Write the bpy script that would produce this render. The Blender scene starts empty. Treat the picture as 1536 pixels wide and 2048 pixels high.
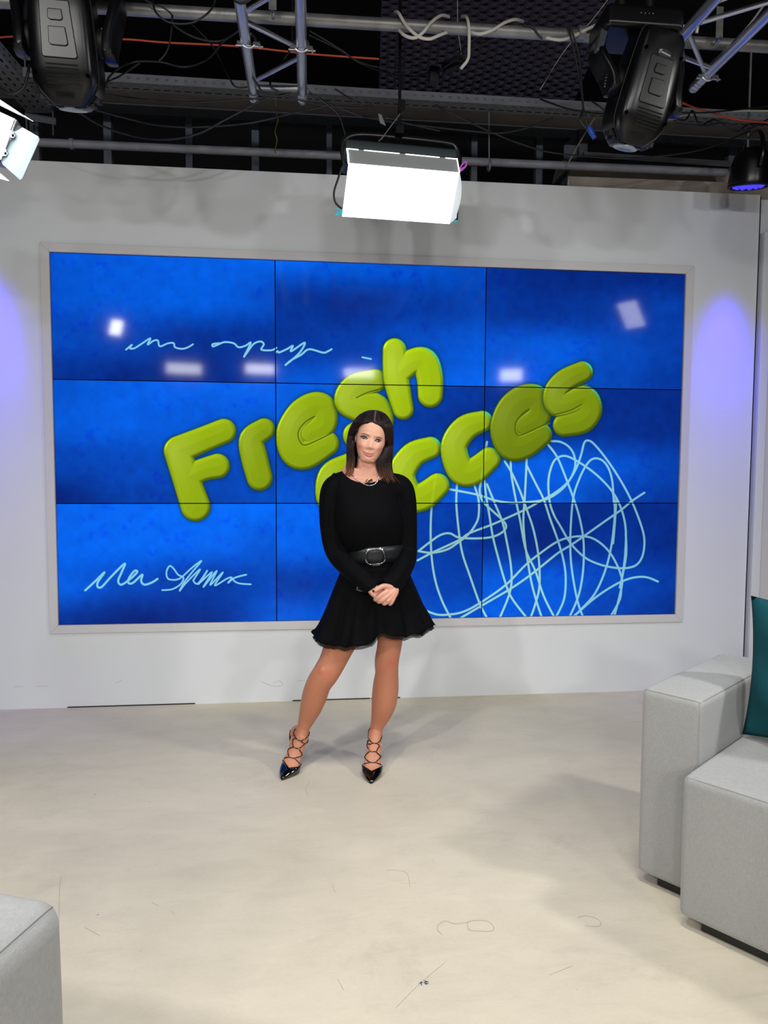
import bpy, bmesh, math, random
import numpy as np
from mathutils import Vector, Matrix
from mathutils.bvhtree import BVHTree

scene = bpy.context.scene
COL = scene.collection
random.seed(7)
rng = np.random.default_rng(7)

# ------------------------------------------------------------------ camera
FPX = 1420.0
CAM = np.array([-0.4159, -4.104, 1.37])
def cam_axes(yaw, pitch, roll):
    cy, sy, cp, sp = math.cos(yaw), math.sin(yaw), math.cos(pitch), math.sin(pitch)
    f = np.array([sy * cp, cy * cp, sp]); r = np.array([cy, -sy, 0.0]); u = np.cross(r, f)
    c, s = math.cos(roll), math.sin(roll)
    return r * c + u * s, -r * s + u * c, f
RGT, UPV, FWD = cam_axes(0.1049, -0.0638, 0.0048)
cam_data = bpy.data.cameras.new('camera')
cam_data.sensor_fit = 'VERTICAL'; cam_data.sensor_height = 24.0
cam_data.lens = FPX / 2048.0 * 24.0
cam_data.clip_start = 0.05; cam_data.clip_end = 60
cam = bpy.data.objects.new('camera', cam_data); COL.objects.link(cam)
M = Matrix.Identity(4)
for i in range(3):
    M[i][0], M[i][1], M[i][2], M[i][3] = RGT[i], UPV[i], -FWD[i], CAM[i]
cam.matrix_world = M
scene.camera = cam

# ------------------------------------------------------------------ exposure and world
scene.view_settings.view_transform = 'Standard'
scene.view_settings.look = 'None'
scene.view_settings.gamma = 1.0
scene.view_settings.use_curve_mapping = False
scene.view_settings.exposure = 0.0
W = bpy.data.worlds.new('world'); scene.world = W; W.use_nodes = True
W.node_tree.nodes['Background'].inputs[0].default_value = (0.78, 0.84, 1.0, 1)
W.node_tree.nodes['Background'].inputs[1].default_value = 0.16

# ------------------------------------------------------------------ studio lamps and added overhead fill (light only; housings are built further down)
def area(name, loc, target, sx, sy, power, col=(1, 1, 1), spread=math.radians(150)):
    l = bpy.data.lights.new(name, 'AREA'); l.shape = 'RECTANGLE'; l.size = sx; l.size_y = sy
    l.energy = power; l.color = col; l.spread = spread
    o = bpy.data.objects.new(name, l); COL.objects.link(o); o.location = loc
    o.rotation_euler = (Vector(target) - Vector(loc)).to_track_quat('-Z', 'Y').to_euler()
    return o
LAMPS = [  # centre, aim : the soft lamps hanging behind and above the camera, seen mirrored in the screen
    ((-2.45, -7.9, 2.95), (-0.6, -1.0, 0.4)),
    ((-1.20, -7.6, 2.93), (-0.3, -1.0, 0.4)),
    ((0.42, -7.9, 2.93), (0.0, -1.0, 0.4)),
    ((3.00, -7.8, 2.93), (0.6, -1.2, 0.4)),
    ((2.90, -3.05, 2.95), (0.1, -1.3, 0.2)),
    ((-2.62, -4.45, 2.95), (-0.3, -1.3, 0.2)),
]
LAMP_W = [19, 19, 19, 19, 17, 17]
WARM = (1.0, 0.985, 0.96)
LSIZE = [(.55, .16), (.46, .15), (.5, .15), (.36, .2), (.22, .30), (.13, .18)]
for i, (c, t) in enumerate(LAMPS):
    area('studio_lamp_light', c, t, *LSIZE[i], LAMP_W[i], WARM, math.radians(105))
area('added_overhead_fill', (-1.0, -2.5, 3.75), (-0.7, -2.6, 0), 0.7, 0.4, 20, WARM, math.radians(110))  # unseen fill pair added overhead to brighten the set
area('added_overhead_fill', (0.5, -2.4, 3.75), (0.3, -2.5, 0), 0.7, 0.4, 20, WARM, math.radians(110))
def spot(name, loc, target, power, col, ang, blend=1.0, r=0.03):
    l = bpy.data.lights.new(name, 'SPOT'); l.energy = power; l.color = col
    l.spot_size = math.radians(ang); l.spot_blend = blend; l.shadow_soft_size = r
    o = bpy.data.objects.new(name, l); COL.objects.link(o); o.location = loc
    o.rotation_euler = (Vector(target) - Vector(loc)).to_track_quat('-Z', 'Y').to_euler()
    return o
BLUE = (0.04, 0.02, 1.0)
for bx_ in (2.075, -2.15):
    spot('blue_wash_light', (bx_, -0.30, 2.84), (bx_, 0.0, 1.92), 100, BLUE, 30)
    spot('blue_wash_light', (bx_, -0.30, 2.84), (bx_, 0.0, 1.40), 48, BLUE, 52)

# ------------------------------------------------------------------ pixel -> point on a known plane
def at(x, y, z=None, Y=None, X=None):
    v = RGT * ((x - 768) / FPX) + UPV * ((1024 - y) / FPX) + FWD
    if z is not None: t = (z - CAM[2]) / v[2]
    elif Y is not None: t = (Y - CAM[1]) / v[1]
    else: t = (X - CAM[0]) / v[0]
    return Vector(CAM + v * t)
def to_px(p):
    d = np.asarray(p, float) - CAM
    zz = d @ FWD
    return 768 + FPX * (d @ RGT) / zz, 1024 - FPX * (d @ UPV) / zz
def ppm(Y):  # pixels per metre near the picture's middle at depth Y
    return FPX / (Y - CAM[1])

# ------------------------------------------------------------------ materials
def srgb(r, g, b):
    f = lambda c: (c / 255 / 12.92) if c / 255 <= 0.04045 else ((c / 255 + 0.055) / 1.055) ** 2.4
    return (f(r), f(g), f(b), 1)
def mat(name, col, rough=0.5, metal=0.0, spec=0.5, var=0.0, vscale=20, bump=0.0, bscale=200, coat=0.0, sheen=0.0,
        emit=None, estr=0.0, sss=0.0, trans=None, stretch=(1, 1, 1)):
    m = bpy.data.materials.new(name); m.use_nodes = True
    nt = m.node_tree; N = nt.nodes; L = nt.links; b = N['Principled BSDF']
    b.inputs['Base Color'].default_value = col; b.inputs['Roughness'].default_value = rough
    b.inputs['Metallic'].default_value = metal; b.inputs['Specular IOR Level'].default_value = spec
    b.inputs['Coat Weight'].default_value = coat; b.inputs['Coat Roughness'].default_value = 0.05
    b.inputs['Sheen Weight'].default_value = sheen
    if sss:
        b.inputs['Subsurface Weight'].default_value = sss
        b.inputs['Subsurface Radius'].default_value = (0.012, 0.005, 0.003); b.inputs['Subsurface Scale'].default_value = 1.0
    if emit:
        b.inputs['Emission Color'].default_value = emit; b.inputs['Emission Strength'].default_value = estr
    tc = N.new('ShaderNodeTexCoord'); mp = N.new('ShaderNodeMapping'); L.new(tc.outputs['Object'], mp.inputs[0])
    mp.inputs['Scale'].default_value = stretch
    no = N.new('ShaderNodeTexNoise'); no.inputs['Scale'].default_value = vscale; no.inputs['Detail'].default_value = 4
    L.new(mp.outputs[0], no.inputs['Vector'])
    mr = N.new('ShaderNodeMapRange'); L.new(no.outputs[0], mr.inputs[0])
    mr.inputs[1].default_value = 0.3; mr.inputs[2].default_value = 0.7
    mr.inputs[3].default_value = 1 - max(var, 0.015); mr.inputs[4].default_value = 1 + max(var, 0.015)
    mx = N.new('ShaderNodeVectorMath'); mx.operation = 'SCALE'; mx.inputs[0].default_value = col[:3]
    L.new(mr.outputs[0], mx.inputs['Scale']); L.new(mx.outputs[0], b.inputs['Base Color'])
    if bump:
        n2 = N.new('ShaderNodeTexNoise'); n2.inputs['Scale'].default_value = bscale; n2.inputs['Detail'].default_value = 3
        L.new(mp.outputs[0], n2.inputs['Vector'])
        bp = N.new('ShaderNodeBump'); bp.inputs['Strength'].default_value = bump; bp.inputs['Distance'].default_value = 0.002
        L.new(n2.outputs[0], bp.inputs['Height']); L.new(bp.outputs[0], b.inputs['Normal'])
    if trans is not None:
        out = N['Material Output']; tr = N.new('ShaderNodeBsdfTransparent'); ms = N.new('ShaderNodeMixShader')
        ms.inputs[0].default_value = trans; L.new(tr.outputs[0], ms.inputs[1]); L.new(b.outputs[0], ms.inputs[2])
        L.new(ms.outputs[0], out.inputs[0])
    return m

# ------------------------------------------------------------------ mesh builder
def world_loc(o):
    v = Vector((0, 0, 0))
    while o is not None: v += Vector(o.location); o = o.parent
    return v
def catmull(pts, n=8, closed=False):
    P = [Vector(p) for p in pts]; out = []
    m = len(P)
    rngm = m if closed else m - 1
    for i in range(rngm):
        if closed: p0, p1, p2, p3 = P[(i - 1) % m], P[i], P[(i + 1) % m], P[(i + 2) % m]
        else: p0, p1, p2, p3 = P[max(i - 1, 0)], P[i], P[i + 1], P[min(i + 2, m - 1)]
        for k in range(n):
            t = k / n
            out.append(0.5 * ((2 * p1) + (-p0 + p2) * t + (2 * p0 - 5 * p1 + 4 * p2 - p3) * t * t + (-p0 + 3 * p1 - 3 * p2 + p3) * t ** 3))
    if not closed: out.append(P[-1])
    return out
class MB:
    def __init__(s): s.v = []; s.f = []
    def add(s, vs, fs):
        o = len(s.v); s.v += [Vector(v) for v in vs]; s.f += [tuple(i + o for i in f) for f in fs]; return s
    def box(s, c, size, rot=None):
        hx, hy, hz = size[0] / 2, size[1] / 2, size[2] / 2
        vs = [Vector((x * hx, y * hy, z * hz)) for x in (-1, 1) for y in (-1, 1) for z in (-1, 1)]
        if rot is not None: vs = [rot @ v for v in vs]
        c = Vector(c)
        return s.add([v + c for v in vs], [(0, 1, 3, 2), (4, 6, 7, 5), (0, 4, 5, 1), (2, 3, 7, 6), (0, 2, 6, 4), (1, 5, 7, 3)])
    def bounds(s, x0, x1, y0, y1, z0, z1):
        return s.box(((x0 + x1) / 2, (y0 + y1) / 2, (z0 + z1) / 2), (x1 - x0, y1 - y0, z1 - z0))
    def rings(s, rings, cap=True, closed=False):
        n = len(rings[0]); o = len(s.v)
        for r in rings: s.v += [Vector(p) for p in r]
        m = len(rings)
        for i in range(m if closed else m - 1):
            a = o + i * n; b = o + ((i + 1) % m) * n
            for k in range(n): s.f.append((a + k, a + (k + 1) % n, b + (k + 1) % n, b + k))
        if cap and not closed:
            s.f.append(tuple(o + k for k in reversed(range(n)))); s.f.append(tuple(o + (m - 1) * n + k for k in range(n)))
        return s
    def tube(s, pts, r, n=8, hint=(0, 0, 1), flat=1.0, closed=False, cap=True):
        P = [Vector(p) for p in pts]; rr = r if hasattr(r, '__len__') else [r] * len(P)
        R = []; prev = None; m = len(P)
        for i, p in enumerate(P):
            if closed: t = P[(i + 1) % m] - P[i - 1]
            else: t = P[min(i + 1, m - 1)] - P[max(i - 1, 0)]
            if t.length < 1e-9: t = Vector((0, 0, 1))
            t.normalize()
            if prev is None:
                h = Vector(hint)
                if abs(h.dot(t)) > .95: h = Vector((1, 0, 0)) if abs(t.x) < .9 else Vector((0, 1, 0))
                a = (h - t * h.dot(t)).normalized()
            else: a = (prev - t * prev.dot(t)).normalized()
            prev = a; b = t.cross(a)
            R.append([p + a * (math.cos(q) * rr[i] * flat) + b * (math.sin(q) * rr[i]) for q in [2 * math.pi * k / n for k in range(n)]])
        return s.rings(R, cap, closed)
    def cyl(s, a, b, r, n=20, r2=None): return s.tube([a, b], [r, r if r2 is None else r2], n)
    def sphere(s, c, r, nu=14, nv=9, sc=(1, 1, 1)):
        c = Vector(c); R = []
        for i in range(nv + 1):
            th = math.pi * (i + .02) / (nv + .04)
            R.append([c + Vector((r * sc[0] * math.sin(th) * math.cos(q), r * sc[1] * math.sin(th) * math.sin(q), r * sc[2] * math.cos(th))) for q in [2 * math.pi * k / nu for k in range(nu)]])
        return s.rings(R)
    def grid(s, rows):
        n = len(rows[0]); o = len(s.v)
        for r in rows: s.v += [Vector(p) for p in r]
        for i in range(len(rows) - 1):
            for k in range(n - 1): s.f.append((o + i * n + k, o + i * n + k + 1, o + (i + 1) * n + k + 1, o + (i + 1) * n + k))
        return s
    def prism(s, poly, ext):
        n = len(poly); P = [Vector(p) for p in poly]; e = Vector(ext)
        return s.add(P + [p + e for p in P], [tuple(range(n))] + [tuple(reversed(range(n, 2 * n)))] + [(i, i + n, (i + 1) % n + n, (i + 1) % n) for i in range(n)])
    def perforated(s, o, u, v, L, Wd, rows, slot, pitch, sw, thick=None, off=0.5):
        o, u, v = Vector(o), Vector(u), Vector(v); us = [0.0]; k = 0; holes = []
        x = pitch * .3
        while x + slot < L: us += [x, x + slot]; holes.append(len(us) - 2); x += pitch
        us.append(L); vs = [0.0]; hv = []
        for r in range(rows):
            c = Wd * (r + .5) / rows; vs += [c - sw / 2, c + sw / 2]; hv.append(len(vs) - 2)
        vs.append(Wd); base = len(s.v); nv = len(vs)
        for a in us:
            for b in vs: s.v.append(o + u * a + v * b)
        for i in range(len(us) - 1):
            for j in range(nv - 1):
                if i in holes and j in hv: continue
                s.f.append((base + i * nv + j, base + (i + 1) * nv + j, base + (i + 1) * nv + j + 1, base + i * nv + j + 1))
        return s
    def build(s, name, m, parent=None, smooth=False, bevel=0.0, solid=0.0, seg=2, sub=0, angle=40):
        w = world_loc(parent) if parent is not None else Vector((0, 0, 0))
        me = bpy.data.meshes.new(name); me.from_pydata([tuple(v - w) for v in s.v], [], s.f); me.update()
        bm = bmesh.new(); bm.from_mesh(me); bmesh.ops.recalc_face_normals(bm, faces=bm.faces); bm.to_mesh(me); bm.free()
        me.materials.append(m)
        o = bpy.data.objects.new(name, me); COL.objects.link(o)
        if parent is not None: o.parent = parent
        if solid:
            md = o.modifiers.new('s', 'SOLIDIFY'); md.thickness = solid; md.offset = 0
        if bevel:
            md = o.modifiers.new('b', 'BEVEL'); md.width = bevel; md.segments = seg; md.limit_method = 'ANGLE'; md.angle_limit = math.radians(35)
        if sub:
            md = o.modifiers.new('u', 'SUBSURF'); md.levels = sub; md.render_levels = sub
        if smooth or bevel:
            for p in me.polygons: p.use_smooth = True
            if bevel and not smooth:
                md = o.modifiers.new('w', 'WEIGHTED_NORMAL'); md.keep_sharp = True
            elif not sub and angle:
                try: me.set_sharp_from_angle(angle=math.radians(angle))
                except Exception: pass
        return o
def tag(o, label=None, cat=None, group=None, kind=None):
    if label: o['label'] = label
    if cat: o['category'] = cat
    if group: o['group'] = group
    if kind: o['kind'] = kind
    return o
def thing(name, loc, label, cat, group=None):
    o = bpy.data.objects.new(name, None); COL.objects.link(o); o.location = loc; o.empty_display_size = .05
    return tag(o, label, cat, group)
def struct(o): o['kind'] = 'structure'; return o

# ------------------------------------------------------------------ room materials
def floor_material():
    m = bpy.data.materials.new('microcement_floor'); m.use_nodes = True
    nt = m.node_tree; N = nt.nodes; L = nt.links; b = N['Principled BSDF']
    tc = N.new('ShaderNodeTexCoord')
    def noise(scale, sx=1, sy=1, det=5, dist=0.0, rough=.6):
        mp = N.new('ShaderNodeMapping'); mp.inputs['Scale'].default_value = (sx, sy, 1); L.new(tc.outputs['Object'], mp.inputs[0])
        n = N.new('ShaderNodeTexNoise'); n.inputs['Scale'].default_value = scale; n.inputs['Detail'].default_value = det
        n.inputs['Roughness'].default_value = rough; n.inputs['Distortion'].default_value = dist
        L.new(mp.outputs[0], n.inputs['Vector']); return n
    def rng_(n, a, b_, c, d):
        r = N.new('ShaderNodeMapRange'); r.inputs[1].default_value = a; r.inputs[2].default_value = b_
        r.inputs[3].default_value = c; r.inputs[4].default_value = d; L.new(n.outputs[0], r.inputs[0]); return r
    def mul(a, c):
        q = N.new('ShaderNodeMath'); q.operation = 'MULTIPLY'; L.new(a.outputs[0], q.inputs[0]); L.new(c.outputs[0], q.inputs[1]); return q
    big = rng_(noise(0.9, 1, 1.3, 3, .4), .3, .7, .87, 1.05)
    mid = rng_(noise(4.0, 1, 2.2, 6, .6, .7), .3, .7, .93, 1.04)
    streak = rng_(noise(5.0, 1, 7, 6, .8, .75), .56, .80, 1.0, .88)
    fine = rng_(noise(60, 1, 2, 3), .3, .7, .975, 1.025)
    sc = rng_(noise(2.2, 1, 1, 8, 3.0, .8), .655, .70, 1.0, .84)
    blot_ = rng_(noise(1.7, 1, 1.5, 9, .5, .78), .56, .78, 1.0, .80)
    speck = rng_(noise(38, 1, 1, 1), .80, .83, 1.0, .45)
    val = mul(mul(mul(mul(big, mid), mul(streak, fine)), mul(sc, speck)), blot_)
    v = N.new('ShaderNodeVectorMath'); v.operation = 'SCALE'; v.inputs[0].default_value = srgb(208, 199, 179)[:3]
    L.new(val.outputs[0], v.inputs['Scale']); L.new(v.outputs[0], b.inputs['Base Color'])
    rr = rng_(noise(3, 1, 2, 5), .3, .7, .36, .56); L.new(rr.outputs[0], b.inputs['Roughness'])
    b.inputs['Specular IOR Level'].default_value = .4
    bn = noise(90, 1, 1, 3); bp = N.new('ShaderNodeBump'); bp.inputs['Strength'].default_value = .04; bp.inputs['Distance'].default_value = .003
    L.new(bn.outputs[0], bp.inputs['Height']); L.new(bp.outputs[0], b.inputs['Normal'])
    return m
M_floor = floor_material()
M_wall = mat('painted_wall', srgb(220, 224, 228), .6, var=.015, vscale=2.5, bump=.15, bscale=60)
M_trim = mat('painted_trim', srgb(208, 207, 209), .5, var=.01)
M_dark = mat('dark_void', srgb(22, 23, 28), .9, var=.1)
M_ceil = mat('dark_ceiling', srgb(34, 35, 42), .9, var=.15, vscale=3)
M_gap = mat('shadow_gap', srgb(26, 26, 28), .8)

# ------------------------------------------------------------------ room shell
SW, SZ0 = 3.63, 0.4743; SH = SW * 0.5643; SZ1 = SZ0 + SH; SX = SW / 2
struct(MB().bounds(-4.6, 4.6, -9.6, 2.9, -.1, 0).build('floor', M_floor))
FL = bpy.data.objects['floor']
wallm = MB()
X0, X1, WT = -3.4, 2.272, 3.003
wallm.bounds(X0, -SX, 0, .1, 0, WT).bounds(SX, X1, 0, .1, 0, WT).bounds(-SX, SX, 0, .1, 0, SZ0).bounds(-SX, SX, 0, .1, SZ1, WT)
struct(wallm.build('wall_back', M_wall))
bw = bpy.data.objects['wall_back']
def trimpiece(name, poly):
    # mitred frame strip, polygon in (x, z), 18 mm proud of the wall
    p = [(x, -0.014, z) for x, z in poly]
    return struct(MB().prism(p, (0, .014, 0)).build(name, M_trim, bevel=.002))
t = .047
trimpiece('trim_1', [(-SX - t, SZ1 + t), (SX + t, SZ1 + t), (SX, SZ1), (-SX, SZ1)])
trimpiece('trim_2', [(-SX - t, SZ0 - t), (SX + t, SZ0 - t), (SX, SZ0), (-SX, SZ0)])
trimpiece('trim_3', [(-SX - t, SZ0 - t), (-SX - t, SZ1 + t), (-SX, SZ1), (-SX, SZ0)])
trimpiece('trim_4', [(SX + t, SZ0 - t), (SX + t, SZ1 + t), (SX, SZ1), (SX, SZ0)])
# thin groove line round the frame
gr = MB()
for a, b_ in (((-SX - t, SZ1 + t), (SX + t, SZ1 + t)), ((-SX - t, SZ0 - t), (SX + t, SZ0 - t)), ((-SX - t, SZ0 - t), (-SX - t, SZ1 + t)), ((SX + t, SZ0 - t), (SX + t, SZ1 + t))):
    gr.cyl((a[0], -.0005, a[1]), (b_[0], -.0005, b_[1]), .0022, 6)
tag(gr.build('trim_5', mat('groove_line', srgb(150, 148, 148), .7)), kind='structure')
# wall end: post, gap and next panel
struct(MB().bounds(2.277, 2.292, .02, .1, 0, WT).build('trim_6', M_gap))
struct(MB().bounds(2.292, 2.345, -.03, .1, 0, 2.78).build('trim_7', M_wall, bevel=.003))
struct(MB().bounds(2.350, 2.42, -.015, .1, 0, 2.76).build('trim_8', M_trim, bevel=.003))
struct(MB().bounds(2.300, 2.43, .03, .1, 2.785, 2.99).build('trim_9', M_wall, bevel=.003))
struct(MB().bounds(2.425, 4.6, .0, .1, 0, 3.0).build('wall_right', M_wall, bevel=.003))
# dark strips painted in for the shade where wall panels stop short of floor
g = MB()
for (xa, xb) in ((135, 390), (585, 740), (742, 800)):
    a = at(xa, 1412 - (xa - 135) * .03, Y=-.001); b_ = at(xb, 1395, Y=-.001)
    g.bounds(a.x, b_.x, -.003, .0, .001, .006)
tag(g.build('wall_gap_shade', M_gap), kind='structure')
struct(MB().bounds(-4.7, 4.7, 2.8, 2.9, 0, 4.7).build('wall_far', M_dark))
struct(MB().bounds(-4.7, -4.6, -9.6, 2.9, 0, 4.7).build('wall_left', M_dark))
struct(MB().bounds(4.6, 4.7, -9.6, 2.9, 0, 4.7).build('wall_side', M_dark))
struct(MB().bounds(-4.7, 4.7, -9.7, -9.6, 0, 4.7).build('wall_front', M_dark))
struct(MB().bounds(-4.7, 4.7, -9.7, 2.9, 4.6, 4.7).build('ceiling', M_ceil))

# floor marks: pen mark, hairline scratches, dried stain outlines
def flat_line(mb, pts, w, z=.0006):
    P = [Vector((p[0], p[1], z)) for p in pts]; L_, R_ = [], []
    for i, p in enumerate(P):
        tt = (P[min(i + 1, len(P) - 1)] - P[max(i - 1, 0)]); tt.z = 0
        if tt.length < 1e-9: tt = Vector((1, 0, 0))
        n = Vector((-tt.y, tt.x, 0)).normalized() * w / 2
        L_.append(p + n); R_.append(p - n)
    mb.grid([L_, R_])
def fpx(pts, n=4): return catmull([at(x, y, z=0) for x, y in pts], n)
mk = MB()
for s in ([(838, 1967), (846, 1965)], [(842, 1963), (843, 1971)], [(848, 1962), (853, 1964), (848, 1966), (854, 1967)], [(852, 1962), (857, 1965)], [(850, 1969), (857, 1967)]):
    flat_line(mk, fpx(s), .0022)
mk.build('floor_pen_mark', mat('blue_pen', srgb(30, 45, 95), .6), FL)
sc_ = MB()
for s in ([(664, 1770), (668, 1778), (671, 1786)], [(675, 1958), (682, 1970), (687, 1981)], [(818, 1594), (837, 1590)], [(905, 1566), (910, 1565)], [(1060, 1638), (1078, 1639), (1086, 1642)], [(342, 1822), (350, 1830)],
          [(304, 1805), (318, 1812)], [(122, 1752), (119, 1788), (118, 1850)], [(620, 1562), (611, 1578), (617, 1592)], [(774, 1740), (812, 1745), (820, 1775)], [(792, 2016), (835, 1972), (890, 1925)], [(1100, 1950), (1145, 1932)], [(1236, 1704), (1243, 1700)], [(170, 1855), (200, 1872)]):
    flat_line(sc_, fpx(s), .0008)
sc_.build('floor_scratches', mat('scratch_brown', srgb(160, 148, 130), .7), FL)
st = MB()
for s in ([(937, 1843), (958, 1841), (978, 1844), (988, 1856), (980, 1863), (955, 1862), (940, 1861), (935, 1852), (937, 1843)], [(935, 1845), (910, 1848), (890, 1842), (877, 1850), (875, 1860), (885, 1870)], [(1155, 1836), (1170, 1832), (1190, 1836), (1202, 1846), (1195, 1853), (1170, 1852)]):
    flat_line(st, fpx(s), .0016)
st.build('floor_stain_outline', mat('stain_line', srgb(168, 158, 138), .6), FL)
wm = MB()
for s in ([(522, 1362), (545, 1372), (565, 1370), (560, 1362), (545, 1366)], [(595, 1362), (612, 1360)], [(232, 1366), (243, 1361)], [(28, 1374), (46, 1373)], [(72, 1373), (95, 1372)]):
    P = catmull([at(x, y, Y=-.0015) for x, y in s], 4); wm.tube(P, .0009, 5)
wm.build('wall_scuff', mat('scuff', srgb(186, 189, 195), .7), bw)

# ------------------------------------------------------------------ the video wall picture, painted by code
def screen_picture(IW=2400):
    IH = int(IW * 0.5643)
    u = (np.arange(IW) + .5) / IW; v = (np.arange(IH) + .5) / IH
    Xw = -SX + u[None, :] * SW + 0 * v[:, None]; Zw = SZ0 + (v[:, None]) * SH + 0 * u[None, :]
    d0, d1, d2 = Xw - CAM[0], -CAM[1], Zw - CAM[2]
    zz = d0 * FWD[0] + d1 * FWD[1] + d2 * FWD[2]
    px = 768 + FPX * (d0 * RGT[0] + d1 * RGT[1] + d2 * RGT[2]) / zz
    py = 1024 - FPX * (d0 * UPV[0] + d1 * UPV[1] + d2 * UPV[2]) / zz
    # blue field: brightness samples per panel (4 x 4), rows from the top
    B = {(0, 0): [[.75, .8, .85, .9], [.7, .8, .85, .62], [.6, .5, .3, .35], [.3, .2, .2, .5]],
         (0, 1): [[.9, .8, .7, .6], [.35, .25, .4, .5], [.35, .45, .65, .8], [.75, .8, .85, .9]],
         (0, 2): [[.3, .15, .15, .2], [.35, .3, .4, .45], [.75, .8, .6, .45], [.85, .8, .55, .35]],
         (1, 0): [[.7, .85, .9, .9], [.8, .85, .8, .75], [.5, .6, .6, .6], [.1, .45, .5, .6]],
         (1, 1): [[.85, .8, .55, .35], [.85, .75, .35, .25], [.6, .6, .7, .8], [.75, .7, .8, .85]],
         (1, 2): [[.3, .3, .2, .2], [.3, .3, .25, .2], [.8, .85, .7, .5], [.75, .8, .5, .35]],
         (2, 0): [[.9, .95, 1, 1], [.9, .95, .95, .75], [.85, .6, .4, .6], [.3, .08, .25, .75]],
         (2, 1): [[.95, .95, .5, .45], [.9, .8, .45, .35], [.45, .45, .5, .45], [.8, .75, .7, .7]],
         (2, 2): [[.4, .2, .2, .2], [.3, .12, .3, .2], [.8, .8, .6, .4], [.85, .8, .5, .3]]}
    br = np.zeros((IH, IW))
    pu = np.clip(u * 3, 0, 2.9999); pv = np.clip((1 - v) * 3, 0, 2.9999)
    for r in range(3):
        for c in range(3):
            iu = np.where((pu >= c) & (pu < c + 1))[0]; iv = np.where((pv >= r) & (pv < r + 1))[0]
            A = np.array(B[(r, c)]); a = (pu[iu] - c) * 3; b = (pv[iv] - r) * 3
            a0 = np.clip(a.astype(int), 0, 2); b0 = np.clip(b.astype(int), 0, 2); fa = a - a0; fb = b - b0
            fa = fa * fa * (3 - 2 * fa); fb = fb * fb * (3 - 2 * fb)
            q = (A[b0][:, a0] * (1 - fb)[:, None] * (1 - fa)[None] + A[b0 + 1][:, a0] * fb[:, None] * (1 - fa)[None] + A[b0][:, a0 + 1] * (1 - fb)[:, None] * fa[None] + A[b0 + 1][:, a0 + 1] * fb[:, None] * fa[None])
            br[np.ix_(iv, iu)] = q
    def vnoise(cell, seed):
        g = np.random.default_rng(seed).random((int(IH / cell) + 3, int(IW / cell) + 3))
        yy = np.arange(IH) / cell; xx = np.arange(IW) / cell
        y0 = yy.astype(int); x0 = xx.astype(int); fy = yy - y0; fx = xx - x0; fy = fy * fy * (3 - 2 * fy); fx = fx * fx * (3 - 2 * fx)
        return (g[y0][:, x0] * (1 - fy)[:, None] * (1 - fx) + g[y0 + 1][:, x0] * fy[:, None] * (1 - fx) + g[y0][:, x0 + 1] * (1 - fy)[:, None] * fx + g[y0 + 1][:, x0 + 1] * fy[:, None] * fx)
    blot = vnoise(34, 1) * .5 + vnoise(17, 2) * .35 + vnoise(80, 3) * .15
    dab = np.clip((vnoise(24, 5) * .6 + vnoise(11, 8) * .4 - .58) * 3.0, 0, 1) * np.clip((vnoise(90, 6) - .3) * 2, 0, 1)
    br = np.clip(br + (blot - .5) * .16, 0, 1)
    br = br ** 1.2
    lo = np.array([0, 30, 112.]); hi = np.array([0, 108, 252.])
    img = lo + (hi - lo) * br[..., None]
    img += dab[..., None] * np.array([0, -17, 6.]) * (.3 + br[..., None])
    # brushed strokes
    def stroke_cover(pts, w, smooth=True):
        P = [(float(a), float(b)) for a, b in pts]
        if smooth: P = [(p.x, p.y) for p in catmull([(a, b, 0) for a, b in P], 6)]
        P = np.array(P); cov = np.zeros((IH, IW), np.float32)
        for a, b in zip(P[:-1], P[1:]):
            A3, B3 = at(a[0], a[1], Y=0), at(b[0], b[1], Y=0)
            mg = (w + 3) / 350.0
            c0 = max(0, int(((min(A3.x, B3.x) - mg + SX) / SW) * IW)); c1 = min(IW, int(((max(A3.x, B3.x) + mg + SX) / SW) * IW) + 2)
            r0 = max(0, int((min(A3.z, B3.z) - mg - SZ0) / SH * IH)); r1 = min(IH, int((max(A3.z, B3.z) + mg - SZ0) / SH * IH) + 2)
            if c1 <= c0 or r1 <= r0: continue
            X_, Y_ = px[r0:r1, c0:c1], py[r0:r1, c0:c1]; ab = b - a; l2 = max(ab @ ab, 1e-6)
            tt = np.clip(((X_ - a[0]) * ab[0] + (Y_ - a[1]) * ab[1]) / l2, 0, 1)
            d = np.hypot(X_ - a[0] - ab[0] * tt, Y_ - a[1] - ab[1] * tt)
            cov[r0:r1, c0:c1] = np.maximum(cov[r0:r1, c0:c1], np.clip(w / 2 - d + .5, 0, 1))
        return cov
    def scr(o, k, pts): return [(o[0] + x / k, o[1] + y / k) for x, y in pts]
    S3 = lambda p: scr((820, 850), 2.954, p); S4 = lambda p: scr((90, 480), 2.518, p); S5 = lambda p: scr((90, 1050), 3.268, p)
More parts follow.
